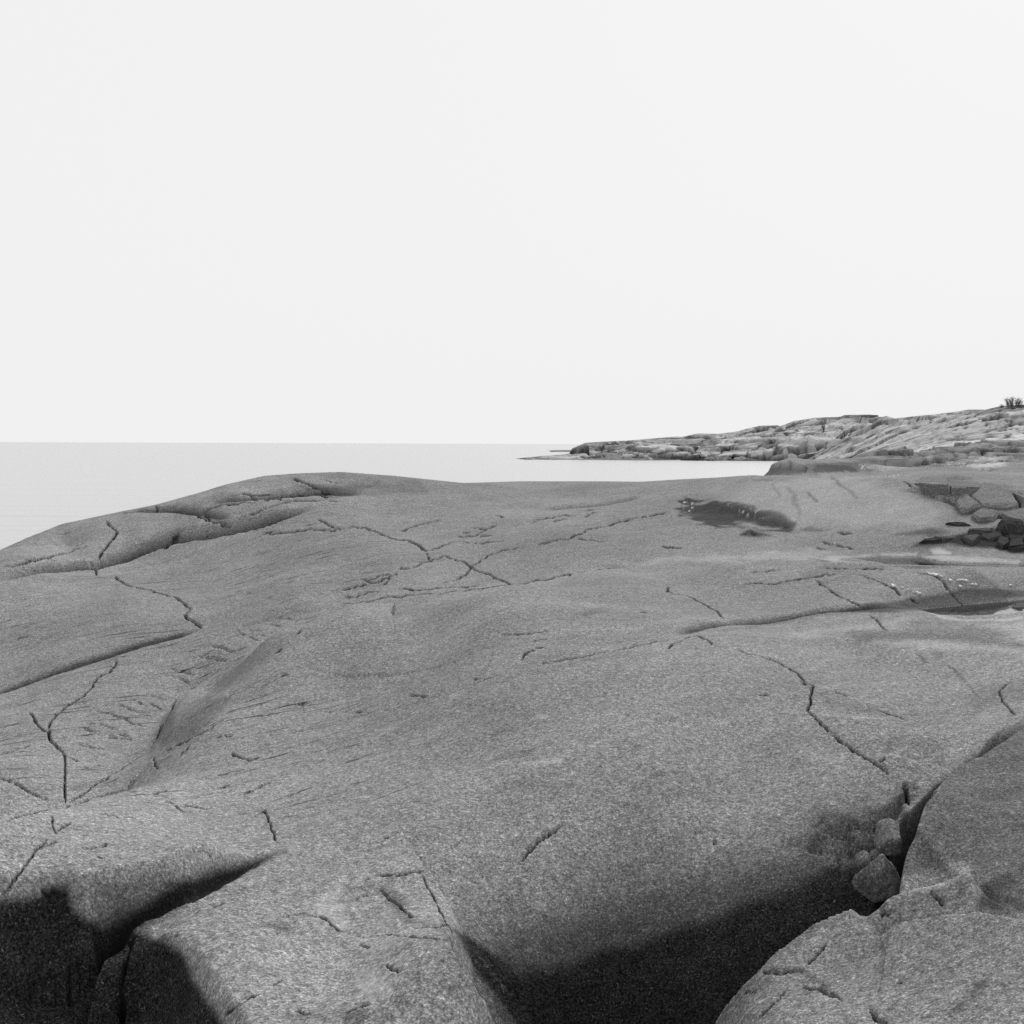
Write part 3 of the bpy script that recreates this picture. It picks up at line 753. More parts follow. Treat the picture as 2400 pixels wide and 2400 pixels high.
stain_or_shade(dark, 6, [(1415, 320), (1475, 315), (1470, 335), (1430, 338)], 0.35, 4, 0.2)
stain_or_shade(dark, 6, [(700, 500), (900, 570), (1200, 640), (1130, 650), (850, 620)], 0.22, 14, 0.4)
stain_or_shade(dark, 6, [(980, 790), (1250, 770), (1500, 830), (1400, 850), (1050, 810)], 0.22, 14, 0.4)
stain_or_shade(dark, 6, [(950, 210), (1300, 190), (1700, 190), (1932, 250), (1932, 280), (1400, 240), (1000, 265)], 0.25, 10, 0.3)
stain_or_shade(dark, 6, [(1550, 560), (1800, 480), (1932, 480), (1932, 560), (1700, 620)], 0.2, 20, 0.4)
stain_or_shade(dark, 0, [(6000, 1300), (2750, 1480), (2400, 1680), (2240, 1795), (2110, 1930), (2080, 2060), (2280, 2020), (2310, 2140), (2750, 2200), (6000, 2400)], 0.48, 14, 0.5)
stain_or_shade(dark, 0, [(2300, 2075), (2400, 2110), (2700, 2140), (2700, 2150), (2400, 2143), (2290, 2130)], 0.6, 8, 0.2)
stain_or_shade(dark, 9, [(1100, 850), (1400, 825), (1680, 810), (1932, 835), (2600, 950), (12000, 1400), (12000, 6000), (0, 6000), (170, 1449), (400, 1180), (560, 1000), (840, 825), (1100, 780), (1600, 650), (1610, 800)], 0.22, 14, 0.3)
stain_or_shade(dark, 9, [(1470, 1400), (1540, 1330), (1620, 1280), (1650, 1200), (1720, 1190), (1740, 1250), (1600, 1330), (1540, 1400)], 0.55, 8, 0.3)
stain_or_shade(dark, 9, [(450, 1150), (560, 1110), (700, 1130), (800, 1200), (900, 1310), (830, 1290), (700, 1180)], 0.55, 10, 0.3)
stain_or_shade(dark, 8, [(200, 700), (330, 700), (400, 850), (560, 880), (480, 910), (380, 880)], 0.45, 14, 0.4)
stain_or_shade(dark, 8, [(0, 1380), (120, 1330), (200, 1400), (100, 1449), (0, 1449)], 0.5, 16, 0.4)
stain_or_shade(dark, 7, [(1450, 880), (1560, 860), (1680, 890), (1600, 935)], 0.45, 10, 0.4)
stain_or_shade(dark, 7, [(1620, 1400), (1800, 1370), (1932, 1400), (1932, 1449), (1600, 1449)], 0.35, 16, 0.4)
# pale mineral crusts
stain_or_shade(pale, 6, [(640, 850), (700, 850), (920, 910), (900, 930), (720, 880)], 0.22, 14, 0.5)
stain_or_shade(pale, 6, [(800, 665), (1000, 672), (1260, 690), (1000, 690)], 0.25, 5, 0.2)
stain_or_shade(pale, 6, [(1100, 270), (1300, 255), (1600, 265), (1932, 290), (1932, 302), (1500, 290), (1200, 285)], 0.28, 9, 0.6)
stain_or_shade(pale, 6, [(1660, 180), (1932, 112), (2200, 100), (2200, 215), (1932, 215)], 0.3, 18, 1.0)
stain_or_shade(pale, 6, [(600, 200), (930, 170), (1150, 140), (1300, 135), (1250, 160), (1000, 190), (700, 215)], 0.25, 12, 0.7)
stain_or_shade(pale, 12, [(95, 235), (200, 208), (480, 185), (600, 205), (500, 214), (330, 228), (240, 243), (400, 262), (500, 272), (350, 275), (200, 262)], 0.3, 3, 0.3)
stain_or_shade(pale, 12, [(640, 180), (970, 178), (960, 206), (720, 212), (640, 200)], 0.3, 3, 0.1)
stain_or_shade(pale, 12, [(1000, 205), (1080, 205), (1500, 222), (1900, 240), (1900, 275), (1500, 262), (1200, 250), (1080, 228)], 0.33, 3, 0.3)
stain_or_shade(pale, 12, [(1080, 150), (1150, 135), (1270, 170), (1250, 190), (1120, 180)], 0.5, 4, 0.2)
stain_or_shade(pale, 12, [(1090, 728), (1250, 760), (1450, 785), (1700, 778), (1932, 745), (1932, 760), (1700, 795), (1450, 800), (1200, 775)], 0.35, 2, 0.3)
stain_or_shade(pale, 0, [(1460, 1320), (1650, 1300), (1900, 1290), (1960, 1297), (1900, 1310), (1650, 1316)], 0.2, 8, 0.5)
stain_or_shade(pale, 3, [(130, 600), (400, 560), (1000, 520), (1300, 640), (1500, 720), (1350, 820), (700, 800), (300, 680)], 0.22, 20, 0.6)
stain_or_shade(pale, 8, [(60, 1200), (160, 1150), (320, 1200), (280, 1290), (100, 1280)], 0.25, 20, 0.5)
stain_or_shade(pale, 7, [(1750, 780), (1932, 650), (1932, 900), (1800, 850)], 0.2, 20, 0.5)
stain_or_shade(pale, 3, [(1640, 430), (1700, 418), (1840, 425), (1830, 455), (1740, 475), (1620, 470)], 0.55, 5, 0.4)
stain_or_shade(pale, 3, [(1000, 460), (1150, 445), (1400, 410), (1420, 425), (1280, 470), (1130, 488)], 0.35, 5, 0.4)
stain_or_shade(pale, 5, [(1080, 690), (1180, 650), (1180, 690)], 0.25, 8, 0.3)
stain_or_shade(pale, 5, [(1030, 935), (1100, 920), (1250, 900), (1240, 935)], 0.25, 5, 0.2)
# crumbs of white lichen
sp = perlin(near.X / 0.05 + 9, near.Y / 0.09) + 0.5 * perlin(near.X / 0.025, near.Y / 0.05)
for t, pl in ((3, [(0, 660), (60, 665), (60, 735), (0, 720)]), (3, [(310, 700), (450, 710), (450, 765), (330, 760)]), (3, [(230, 680), (270, 680), (270, 695), (240, 695)]),
              (3, [(600, 735), (640, 735), (640, 770), (610, 765)]), (3, [(1060, 515), (1220, 515), (1220, 535), (1060, 530)]), (3, [(1190, 845), (1270, 845), (1270, 865), (1200, 865)]),
              (3, [(1460, 430), (1620, 420), (1620, 470), (1480, 470)]), (3, [(480, 610), (520, 610), (510, 630)]), (3, [(1000, 450), (1150, 450), (1150, 480), (1000, 480)])):
    m = np.zeros(near.Z.shape, np.float32)
    stain_or_shade(m, t, pl, 1.0, 3, 0.2)
    pale = np.maximum(pale, m * smooth((sp - 0.25) / 0.25) * 0.6)

# ------------------------------------------------------------------ materials
def mat_nodes(name):
    m = bpy.data.materials.new(name)
    m.use_nodes = True
    nt = m.node_tree
    nt.nodes.clear()
    out = nt.nodes.new('ShaderNodeOutputMaterial')
    bs = nt.nodes.new('ShaderNodeBsdfPrincipled')
    nt.links.new(bs.outputs[0], out.inputs[0])
    return m, nt, bs


class NT:
    def __init__(self, nt):
        self.nt = nt

    def link(self, a, b):
        self.nt.links.new(a, b)

    def val(self, sock, v):
        if isinstance(v, (int, float)):
            sock.default_value = v
        else:
            self.link(v, sock)

    def math(self, op, a, b=0.0, c=None, clamp=False):
        n = self.nt.nodes.new('ShaderNodeMath')
        n.operation = op
        n.use_clamp = clamp
        self.val(n.inputs[0], a)
        self.val(n.inputs[1], b)
        if c is not None:
            self.val(n.inputs[2], c)
        return n.outputs[0]

    def noise(self, vec, scale, detail=2.0, rough=0.5, dist=0.0):
        n = self.nt.nodes.new('ShaderNodeTexNoise')
        n.inputs['Scale'].default_value = scale
        n.inputs['Detail'].default_value = detail
        n.inputs['Roughness'].default_value = rough
        n.inputs['Distortion'].default_value = dist
        self.link(vec, n.inputs['Vector'])
        return n.outputs[0]

    def mapping(self, vec, rot=(0, 0, 0), scale=(1, 1, 1)):
        n = self.nt.nodes.new('ShaderNodeMapping')
        n.inputs['Rotation'].default_value = rot
        n.inputs['Scale'].default_value = scale
        self.link(vec, n.inputs['Vector'])
        return n.outputs[0]

    def attr(self, name):
        n = self.nt.nodes.new('ShaderNodeAttribute')
        n.attribute_name = name
        return n.outputs['Fac']

    def mixf(self, f, a, b):
        n = self.nt.nodes.new('ShaderNodeMix')
        n.data_type = 'FLOAT'
        self.val(n.inputs[0], f)
        self.val(n.inputs[2], a)
        self.val(n.inputs[3], b)
        return n.outputs[0]

    def ramp(self, f, a, b, lo=0.0, hi=1.0):
        n = self.nt.nodes.new('ShaderNodeMapRange')
        n.inputs[1].default_value = a
        n.inputs[2].default_value = b
        n.inputs[3].default_value = lo
        n.inputs[4].default_value = hi
        self.val(n.inputs[0], f)
        return n.outputs[0]

    def bump(self, h, strength, dist, prev=None):
        n = self.nt.nodes.new('ShaderNodeBump')
        n.inputs['Strength'].default_value = strength
        n.inputs['Distance'].default_value = dist
        self.link(h, n.inputs['Height'])
        if prev is not None:
            self.link(prev, n.inputs['Normal'])
        return n.outputs[0]

    def pos(self):
        return self.nt.nodes.new('ShaderNodeNewGeometry').outputs['Position']


def rock_material(name, albedo, grain=1.0, coarse=1.0, attrs=True, fscale=1.0):
    m, nt, bs = mat_nodes(name)
    N = NT(nt)
    p = N.pos()
    pr = N.mapping(p, (0, 0, math.radians(-42)))
    pf = N.mapping(pr, (0, 0, 0), (0.3, 1.0, 1.0))
    ps = N.mapping(pr, (0, 0, 0), (0.055, 1.0, 0.6))
    n1 = N.noise(p, 110 * fscale, 2, 0.6)                # crystals
    n2 = N.noise(p, 48 * fscale, 2, 0.7)
    n3 = N.noise(pf, 11 * fscale, 4, 0.65)              # streaks
    n4 = N.noise(pf, 2.2 * fscale, 5, 0.6, 0.4)          # blotches
    n5 = N.noise(p, 0.35 * fscale, 3, 0.5)
    n6 = N.noise(p, 14 * fscale, 2, 0.8)
    n0 = N.noise(p, 210 * fscale, 1, 0.5)
    s = N.math('MULTIPLY', N.math('SUBTRACT', n1, 0.5), 4.2 * grain)
    s = N.math('ADD', s, N.math('MULTIPLY', N.math('SUBTRACT', n2, 0.5), 3.4 * grain))
    s = N.math('ADD', s, N.math('MULTIPLY', N.math('SUBTRACT', n0, 0.5), 3.4 * grain))
    s = N.math('ADD', s, N.math('MULTIPLY', N.math('SUBTRACT', n6, 0.5), 0.9 * grain))
    s = N.math('ADD', s, N.math('MULTIPLY', N.math('SUBTRACT', n3, 0.5), 0.55 * coarse))
    s = N.math('ADD', s, N.math('MULTIPLY', N.math('SUBTRACT', n4, 0.5), 0.85 * coarse))
    s = N.math('ADD', s, N.math('MULTIPLY', N.math('SUBTRACT', n5, 0.5), 0.9 * coarse))
    col = N.math('MULTIPLY', N.math('POWER', 2.0, N.math('MULTIPLY', s, 0.9)), albedo)
    h = N.math('ADD', N.math('MULTIPLY', n2, 0.6), N.math('MULTIPLY', n1, 0.4))
    if attrs:
        # hair-thin partings along the grain of the gneiss, in drifts
        st = N.ramp(N.noise(ps, 26 * fscale, 2, 0.6, 0.15), 0.605, 0.69)
        where = N.ramp(N.noise(p, 0.55 * fscale, 2, 0.5), 0.38, 0.56)
        st = N.math('MULTIPLY', N.math('MULTIPLY', st, where), N.attr('grainy'))
        col = N.mixf(st, col, 0.02)
        h = N.math('SUBTRACT', h, N.math('MULTIPLY', st, 1.5))
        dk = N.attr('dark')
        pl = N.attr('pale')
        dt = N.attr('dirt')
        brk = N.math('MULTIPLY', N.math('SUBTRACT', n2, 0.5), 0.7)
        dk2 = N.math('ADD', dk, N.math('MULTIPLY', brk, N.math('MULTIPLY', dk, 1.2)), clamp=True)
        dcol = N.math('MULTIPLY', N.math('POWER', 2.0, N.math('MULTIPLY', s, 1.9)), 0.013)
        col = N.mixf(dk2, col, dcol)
        pl2 = N.math('ADD', pl, N.math('MULTIPLY', brk, N.math('MULTIPLY', pl, 1.0)), clamp=True)
        col = N.mixf(pl2, col, N.math('MULTIPLY', N.math('ADD', 0.75, N.math('MULTIPLY', n2, 0.5)), 0.55))
        col = N.mixf(N.math('MULTIPLY', dt, 0.93), col, 0.008)
    n = nt.nodes.new('ShaderNodeCombineColor')
    for i in range(3):
        N.link(col, n.inputs[i])
    N.link(n.outputs[0], bs.inputs['Base Color'])
    bs.inputs['Roughness'].default_value = 0.88
    bs.inputs['Specular IOR Level'].default_value = 0.0
    b1 = N.bump(n3, 0.3, 0.012 / fscale)
    b2 = N.bump(h, 0.5, 0.004 / fscale, b1)
    N.link(b2, bs.inputs['Normal'])
    return m


M_ROCK = rock_material("gneiss", 0.19)
M_HEAD = rock_material('headland_gneiss', 0.42, grain=0.35, coarse=0.9, attrs=True, fscale=0.12)


def grey_material(name, v, rough=0.8, var=0.5, scale=20):
    m, nt, bs = mat_nodes(name)
    N = NT(nt)
    n1 = N.noise(N.pos(), scale, 4, 0.6)
    col = N.math('MULTIPLY', N.math('POWER', 2.0, N.math('MULTIPLY', N.math('SUBTRACT', n1, 0.5), var * 4)), v)
    c = nt.nodes.new('ShaderNodeCombineColor')
    for i in range(3):
        N.link(col, c.inputs[i])
    N.link(c.outputs[0], bs.inputs['Base Color'])
    bs.inputs['Roughness'].default_value = rough
    N.link(N.bump(n1, 0.5, 0.2 / scale), bs.inputs['Normal'])
    return m


# ------------------------------------------------------------------ meshes from the ground grid
def grid_normals(f):
    p = np.stack([f.X, f.Y, f.Z], -1)
    da = np.gradient(p, axis=0)
    dd = np.gradient(p, axis=1)
    n = np.cross(da, dd)
    n /= np.linalg.norm(n, axis=-1, keepdims=True) + 1e-12
    n *= np.sign(n[..., 2:3]) + (n[..., 2:3] == 0)
    return p, n


def part_from_grid(f, pn, mask, name, mat, parent, attrs, flat=False):
    """one mesh out of the faces whose mask is set"""
    p, n = pn
    nd = f.Z.shape[1]
    i, j = np.nonzero(mask)
    a = i * nd + j
    quads = np.stack([a, a + nd, a + nd + 1, a + 1], -1)
    used, inv = np.unique(quads.ravel(), return_inverse=True)
    me = bpy.data.meshes.new(name)
    nv, nf = len(used), len(quads)
    me.vertices.add(nv)
    me.vertices.foreach_set('co', p.reshape(-1, 3)[used].astype(np.float32).ravel())
    me.loops.add(nf * 4)
    me.loops.foreach_set('vertex_index', inv.reshape(-1, 4).ravel().astype(np.int32))
    me.polygons.add(nf)
    me.polygons.foreach_set('loop_start', np.arange(0, nf * 4, 4, dtype=np.int32))
    me.update(calc_edges=True)
    me.polygons.foreach_set('use_smooth', np.full(nf, not flat))
    for k, v in attrs.items():
        at = me.attributes.new(k, 'FLOAT', 'POINT')
        at.data.foreach_set('value', v.reshape(-1)[used].astype(np.float32))
    if not flat:
        me.normals_split_custom_set_from_vertices(n.reshape(-1, 3)[used])
    me.materials.append(mat)
    o = bpy.data.objects.new(name, me)
    scene.collection.objects.link(o)
    if parent:
        o.parent = parent
    return o


def empty(name, loc=(0, 0, 0)):
    o = bpy.data.objects.new(name, None)
    o.location = loc
    scene.collection.objects.link(o)
    return o


def tag(o, label=None, cat=None, group=None, kind=None):
    if label:
        o['label'] = label
    if cat:
        o['category'] = cat
    if group:
        o['group'] = group
    if kind:
        o['kind'] = kind
    return o


# which slab each bit of rock belongs to: outlines that follow the cracks
REG = [
    ('rock_slab', 'narrow round-ended rock rib beside the deep crevice', P(9, [(1000, 740), (1200, 640), (1640, 535), (1680, 620), (1685, 720), (1610, 800), (1480, 795), (1180, 835), (1000, 900), (840, 822)])),
    ('rock_slab', 'rounded rock in the lower right corner', P(9, [(1000, 900), (1180, 835), (1400, 828), (1610, 812), (1932, 838), (3000, 950), (12000, 1400), (12000, 9000), (-300, 9000), (-100, 1800), (170, 1449), (390, 1190), (560, 1000), (840, 824)])),
    ('rock_slab', 'dark speckled slab on the far side of the deep crevice', [(6000, 900), (2400, 1677), (2240, 1790), (2140, 1890), (2100, 1990), (2085, 2060), (2270, 2022), (2298, 2130), (2400, 2145), (3200, 2200), (6000, 2400)]),
    ('rock_slab', 'pale front slab beside the dark hollow', [(310, 2175), (440, 2127), (560, 2052), (655, 1998), (800, 2060), (949, 2048), (986, 2044), (1073, 2206), (1185, 2400), (1260, 2600), (1300, 3500), (700, 3500), (522, 2400), (440, 2250)]),
    ('rock_slab', 'black shade-painted rock face in the lower left corner', [(-6000, 2130), (0, 2108), (170, 2068), (190, 2130), (310, 2175), (440, 2250), (522, 2400), (700, 3500), (-6000, 3500)]),
    ('rock_slab', 'rounded block above the black shade-painted face', [(-6000, 2100), (0, 1930), (153, 1882), (240, 1840), (330, 1850), (500, 1860), (620, 1900), (655, 1998), (310, 2175), (190, 2130), (170, 2068), (0, 2108), (-6000, 2130)]),
    ('rock_slab', 'gouged slab sloping into the trough at left', [(-6000, 2100), (0, 1930), (153, 1882), (364, 1752), (372, 1706), (430, 1615), (538, 1566), (662, 1491), (476, 1480), (228, 1545), (0, 1620), (-6000, 1850)]),
    ('rock_slab', 'smooth streaked slab below the long ledge at left', [(-6000, 1850), (0, 1620), (228, 1545), (476, 1480), (440, 1430), (275, 1355), (210, 1335), (0, 1368), (-6000, 1500)]),
    ('rock_slab', 'whaleback ridge against the sea at left', [(-6000, 1500), (0, 1368), (210, 1335), (310, 1300), (540, 1255), (757, 1190), (950, 1160), (1085, 1131), (1085, 800), (-6000, 800)]),
    ('rock_slab', 'sloping slab between the ledge and the kinked crack', [(210, 1335), (310, 1300), (540, 1255), (757, 1190), (800, 1240), (924, 1264), (1000, 1293), (1107, 1330), (1197, 1371), (1048, 1388), (924, 1398), (800, 1431), (662, 1491), (476, 1480), (440, 1430), (275, 1355)]),
    ('rock_slab', 'broad slab on the skyline in the middle', [(757, 1190), (950, 1160), (1085, 1131), (1085, 800), (1700, 800), (1700, 1125), (1600, 1170), (1600, 1311), (1462, 1328), (1197, 1371), (1107, 1330), (1000, 1293), (924, 1264), (800, 1240)]),
    ('rock_slab', 'pale dome with dark weep streaks', [(1600, 1316), (1600, 1170), (1700, 1125), (1740, 1105), (2180, 1105), (2185, 1160), (2245, 1205), (2250, 1215), (2140, 1280), (1960, 1297), (1940, 1316)]),
    ('rock_slab', 'low mound between the two rock pools', [(1462, 1328), (1600, 1312), (1940, 1316), (2138, 1330), (3200, 1350), (3200, 1380), (2400, 1405), (2155, 1431), (2014, 1434), (1766, 1459), (1600, 1488), (1540, 1420)]),
]
gi = np.zeros(near.Z.shape, np.int32)                      # 0: the big middle slab
PXN, PYN = project(near.X, near.Y, near.Z)
gi[(near.D > 14.8) & (PXN > 1900)] = 90
gi[near.D > 44] = 91
todo = np.ones(near.Z.shape, bool)
for k, (nm, lb, pl) in enumerate(REG):
    p = np.array(pl)
    m = todo & (PXN > p[:, 0].min()) & (PXN < p[:, 0].max()) & (PYN > p[:, 1].min()) & (PYN < p[:, 1].max()) & (near.D < 46)
    s = poly_sd(PXN[m], PYN[m], p)
    ii = np.zeros(near.Z.shape, bool)
    ii[m] = s > 0
    gi[ii] = k + 1
    todo &= ~ii
# ground hidden behind the ridge goes with the ridge
shore = tag(empty('rock_shore'), 'smooth glacier-worn grey gneiss shore split by cracks', None, None, 'structure')
pn = grid_normals(near)
grainy = (0.12 + 0.68 * smooth((1150 - PXN) / 500)) * (1 - smooth((PYN - 1950) / 150) * 0.7)
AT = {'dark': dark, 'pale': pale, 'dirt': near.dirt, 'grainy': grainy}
fl = gi[:-1, :-1]
under = np.maximum.reduce([near.Z[:-1, :-1], near.Z[1:, :-1], near.Z[:-1, 1:], near.Z[1:, 1:]]) < -1.2
for k in np.unique(fl):
    msk = (fl == k) & ~under
    if not msk.any():
        continue
    if k == 0:
        nm, lb = 'rock_slab', 'great rounded slab filling the middle of the shore'
    elif k == 90:
        nm, lb = 'rock_slab', 'fractured rock above the upper pool'
    elif k == 91:
        nm, lb = 'rock_shelf', 'lower rocks by the bay below the hill'
    elif k >= 50:
        nm, lb = 'rock_block', None
    else:
        nm, lb = REG[k - 1][0], REG[k - 1][1]
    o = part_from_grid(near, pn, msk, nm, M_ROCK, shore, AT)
    if lb:
        o['label'] = lb

# ------------------------------------------------------------------ headland
azh0, azh1 = ray([1130, 2470], [1040, 1040])[0]
AZH = np.concatenate([np.linspace(azh0, azh1, 560), azh1 + np.cumsum(np.linspace(0.001, 0.01, 24))])
dh = [near.d[-1]]
while dh[-1] < 470:
    q = dh[-1]
    dh.append(q + (1.3 if q < 150 else 0.75 if q < 285 else 0.42 if q < 400 else 2.5))
head = Field(AZH, np.array(dh))
X, Y = head.X, head.Y
PXH, PYH = project(X, Y, head.Z)
# the skyline in the photograph, as heights at the crest
SKY = P(10, [(0, 560), (80, 545), (240, 530), (350, 520), (480, 508), (500, 470), (600, 428), (800, 416), (900, 413), (1080, 398), (1250, 383), (1320, 383), (1420, 359), (1560, 363), (1680, 351), (1790, 323), (1870, 304)]) \
    + P(11, [(140, 301), (150, 308), (250, 270), (400, 246), (590, 239), (620, 226), (800, 223), (920, 233), (990, 251), (1150, 233), (1320, 216), (1420, 204), (1530, 186), (1650, 186),
             (1760, 161), (1932, 149)])
wx = X + 9 * fbm(X, Y, 20, 4)
wy = Y + 9 * fbm(X + 50, Y, 20, 4)
ca, sa = math.cos(0.12), math.sin(0.12)
bx, by = (wx * ca + wy * sa), (-wx * sa + wy * ca)
hf = smooth((head.D - 118) / 60)
rock = blocks(bx * 0.6, by, 17.0, 1.7, 0.12, 0.9) + blocks(bx * 0.7 + 40, by, 6.5, 0.9, 0.2, 0.6) + blocks(bx, by + 9, 2.4, 0.22, 0.14, 0.12) + 0.12 * fbm(X, Y, 2.0, 3)
lowr = smooth((1.5 - head.Z) / 3.0)
amp = hf * (0.6 + 0.6 * smooth((head.D - 250) / 60))
e1, _, tone1, _, _, _ = worley(bx * 0.6 / 17.0, by / 17.0)
e2, _, tone2, _, _, _ = worley((bx * 0.7 + 40) / 6.5, by / 6.5)
e3, _, tone3, _, _, _ = worley(bx / 2.4, (by + 9) / 2.4)
head.Z = head.Z + amp * (1 - 0.55 * lowr) * rock * np.where(head.Z < -1.0, 0.15, 1.0)
# benches: two levels of ledge along the shore
t = head.Z
tz = np.floor(t / 1.7 + 0.35 * fbm(X, Y, 18, 2)) * 1.7
head.Z = t + amp * 0.22 * (np.clip((tz + 1.7 * smooth((t - tz) / 1.7 * 2.2 - 0.6)) - t, -1, 1))
# keep everything under the photographed skyline and reaching it at the crest
PXH, PYH = project(X, Y, head.Z)
sx = np.array([c[0] for c in SKY] + [2800.0])
sy = np.array([c[1] for c in SKY] + [935.0])
sx[0] = 1150
allow = np.interp(PXH, sx, sy)
_, sl = ray(PXH, allow)
zmax = ZC + head.D * sl
top = head.Z > zmax
head.Z = np.where(top, zmax - 0.25 * (head.Z - zmax).clip(0, 2), head.Z)
col_min = np.where(head.Z > 0, PYH, 9e9)
best = head.Z - zmax                       # how far each column stays below its skyline, in metres
gap = np.max(np.where(head.D > 180, best * 300.0 / head.D, -99), axis=1)
gap = np.convolve(np.pad(gap, 6, mode='edge'), np.ones(13) / 13, 'valid')
crest = np.exp(-((best + 1.6) / 1.8) ** 2) * hf
head.Z = head.Z - crest * np.minimum(gap, 0)[:, None] * (head.Z > 0.3)

hd_dark = np.zeros(head.Z.shape, np.float32)
hd_dark = np.maximum(hd_dark, (0.55 + 0.35 * np.exp(-((PXH - 1680) / 110) ** 2)) * smooth((0.9 + 0.9 * np.exp(-((PXH - 1680) / 110) ** 2) + 0.5 * fbm(X, Y, 9, 2) - head.Z) / 0.6))
hd_dark = np.maximum(hd_dark, 0.35 * smooth((fbm(X * 0.5, Y, 7, 3) - 0.35) / 0.3)).astype(np.float32)
head_pale = np.zeros(head.Z.shape, np.float32)
headland = tag(empty('headland', (0, 0, 0)), 'blocky pale rock headland across the bay', None, None, 'structure')
pnh = grid_normals(head)
und = np.maximum.reduce([head.Z[:-1, :-1], head.Z[1:, :-1], head.Z[:-1, 1:], head.Z[1:, 1:]]) < -0.8
joint = np.maximum.reduce([0.97 * np.exp(-(e1 / 0.06) ** 2), 0.9 * np.exp(-(e2 / 0.08) ** 2), 0.35 * np.exp(-(e3 / 0.09) ** 2)])
hd_dark = np.clip(hd_dark + 0.35 * smooth((tone2 - 0.7) / 0.2) + 0.2 * smooth((tone3 - 0.75) / 0.2), 0, 0.9)
head_pale = (0.35 * smooth((tone2 - 0.5) / -0.4)).astype(np.float32)
HA = {'dark': hd_dark, 'pale': head_pale, 'dirt': joint}
PXH, PYH = project(head.X, head.Y, head.Z)
hl = np.where(PXH[:-1, :-1] < 1560, 0, np.where(PXH[:-1, :-1] < 1960, 1, 2))
for k, lb in ((0, 'low rocky point running out into the sea'), (1, 'blocky crag above the bay'), (2, 'rough rock hillside below the bush')):
    o = part_from_grid(head, pnh, (hl == k) & ~und, 'rock_mass', M_HEAD, headland, HA, flat=True)
    o['label'] = lb

# ------------------------------------------------------------------ water
def water_material(name, base, rough, spec_ior, bumps):
    m, nt, bs = mat_nodes(name)
    N = NT(nt)
    bs.inputs['Base Color'].default_value = (base, base, base, 1)
    bs.inputs['Roughness'].default_value = rough
    bs.inputs['IOR'].default_value = spec_ior
    p = N.pos()
    prev = None
    for rotz, sc, scale, st, di in bumps:
        n = N.noise(N.mapping(p, (0, 0, rotz), sc), scale, 3, 0.55)
        prev = N.bump(n, st, di, prev)
    if prev is not None:
        N.link(prev, bs.inputs['Normal'])
    return m


M_SEA = water_material('sea_water', 0.33, 0.2, 1.45, [(0.1, (0.3, 1.0, 1.0), 1.6, 0.3, 0.05), (-0.05, (0.12, 1.0, 1.0), 0.35, 0.7, 0.4)])
M_POOL = water_material('pool_water', 0.012, 0.015, 1.33, [(0, (1, 1, 1), 3.0, 0.05, 0.01)])


def mesh_obj(name, verts, faces, mat, parent=None, smooth_=False):
    me = bpy.data.meshes.new(name)
    me.from_pydata([tuple(map(float, v)) for v in verts], [], faces)
    me.update()
    if smooth_:
        me.polygons.foreach_set('use_smooth', np.ones(len(me.polygons), bool))
    me.materials.append(mat)
    o = bpy.data.objects.new(name, me)
    scene.collection.objects.link(o)
    if parent:
        o.parent = parent
    return o


S = 45000.0
sea = mesh_obj('sea', [(-S, -200, 0), (S, -200, 0), (S, S, 0), (-S, S, 0)], [(0, 1, 2, 3)], M_SEA)
tag(sea, 'calm pale silvery sea reaching to a level horizon', None, None, 'structure')


def pool_sheet(name, w, level, label):
    c = w.mean(0)
    n = len(w)
    big = []
    for q in w:
        v = q - c
        big.append(q + v / np.hypot(*v) * 0.12)
    o = mesh_obj(name, [(q[0], q[1], level) for q in big], [tuple(range(n))[::-1]], M_POOL)
    if o.data.polygons[0].normal.z < 0:
        o.data.flip_normals()
    return tag(o, label, None, None, 'structure')


pool_sheet('rock_pool', up_w, POOL_UP, 'long narrow rock pool below the dark broken rocks')
pool_sheet('rock_pool', low_w, POOL_LOW, 'dark still rock pool at the foot of the low mound')


# ------------------------------------------------------------------ loose stones
def stone_mesh(name, seed, size, mat, sub=4, planes=13, round_=26.0, noise=0.05):
    import bmesh
    r = np.random.default_rng(seed)
    bm = bmesh.new()
    bmesh.ops.create_icosphere(bm, subdivisions=sub, radius=1.0)
    dirs = r.normal(size=(planes, 3))
    dirs /= np.linalg.norm(dirs, axis=1)[:, None]
    hs = r.uniform(0.55, 0.95, planes)
    ax = np.array([[1, 0, 0], [-1, 0, 0], [0, 1, 0], [0, -1, 0], [0, 0, 1], [0, 0, -1]], float)
    dirs = np.concatenate([dirs, ax])
    hs = np.concatenate([hs, np.ones(6) * 0.95])
    for v in bm.verts:
        d = np.array(v.co)
        q = np.maximum(dirs @ d, 1e-3) / hs
        rr_ = (q ** round_).sum() ** (-1.0 / round_)
        nz = float(perlin(np.array([d[0] * 3 + seed]), np.array([d[1] * 3 + d[2] * 2.3]))[0]) * noise
        v.co = Vector(d * (rr_ + nz) * np.array(size))
    me = bpy.data.meshes.new(name)
    bm.to_mesh(me)
    bm.free()
    me.polygons.foreach_set('use_smooth', np.ones(len(me.polygons), bool))
    for k in ('dark', 'pale', 'dirt', 'grainy'):
        me.attributes.new(k, 'FLOAT', 'POINT')
    me.materials.append(mat)
    return me


def put(name, me, loc, rot=(0, 0, 0), parent=None):
    o = bpy.data.objects.new(name, me)
    scene.collection.objects.link(o)
    o.location = loc
    o.rotation_euler = rot
    if parent:
        o.parent = parent
    return o


def ground_pt(f, px, py):
    w, d = f.hit([px], [py])
    return np.array([w[0, 0], w[0, 1], float(f.at(np.arctan2(w[0, 0], w[0, 1]), d[0]))])


M_STONE = rock_material('wedged_stone_gneiss', 0.11, attrs=False)
M_WHITE = grey_material('white_quartz', 0.62, 0.7, 0.3, 60)


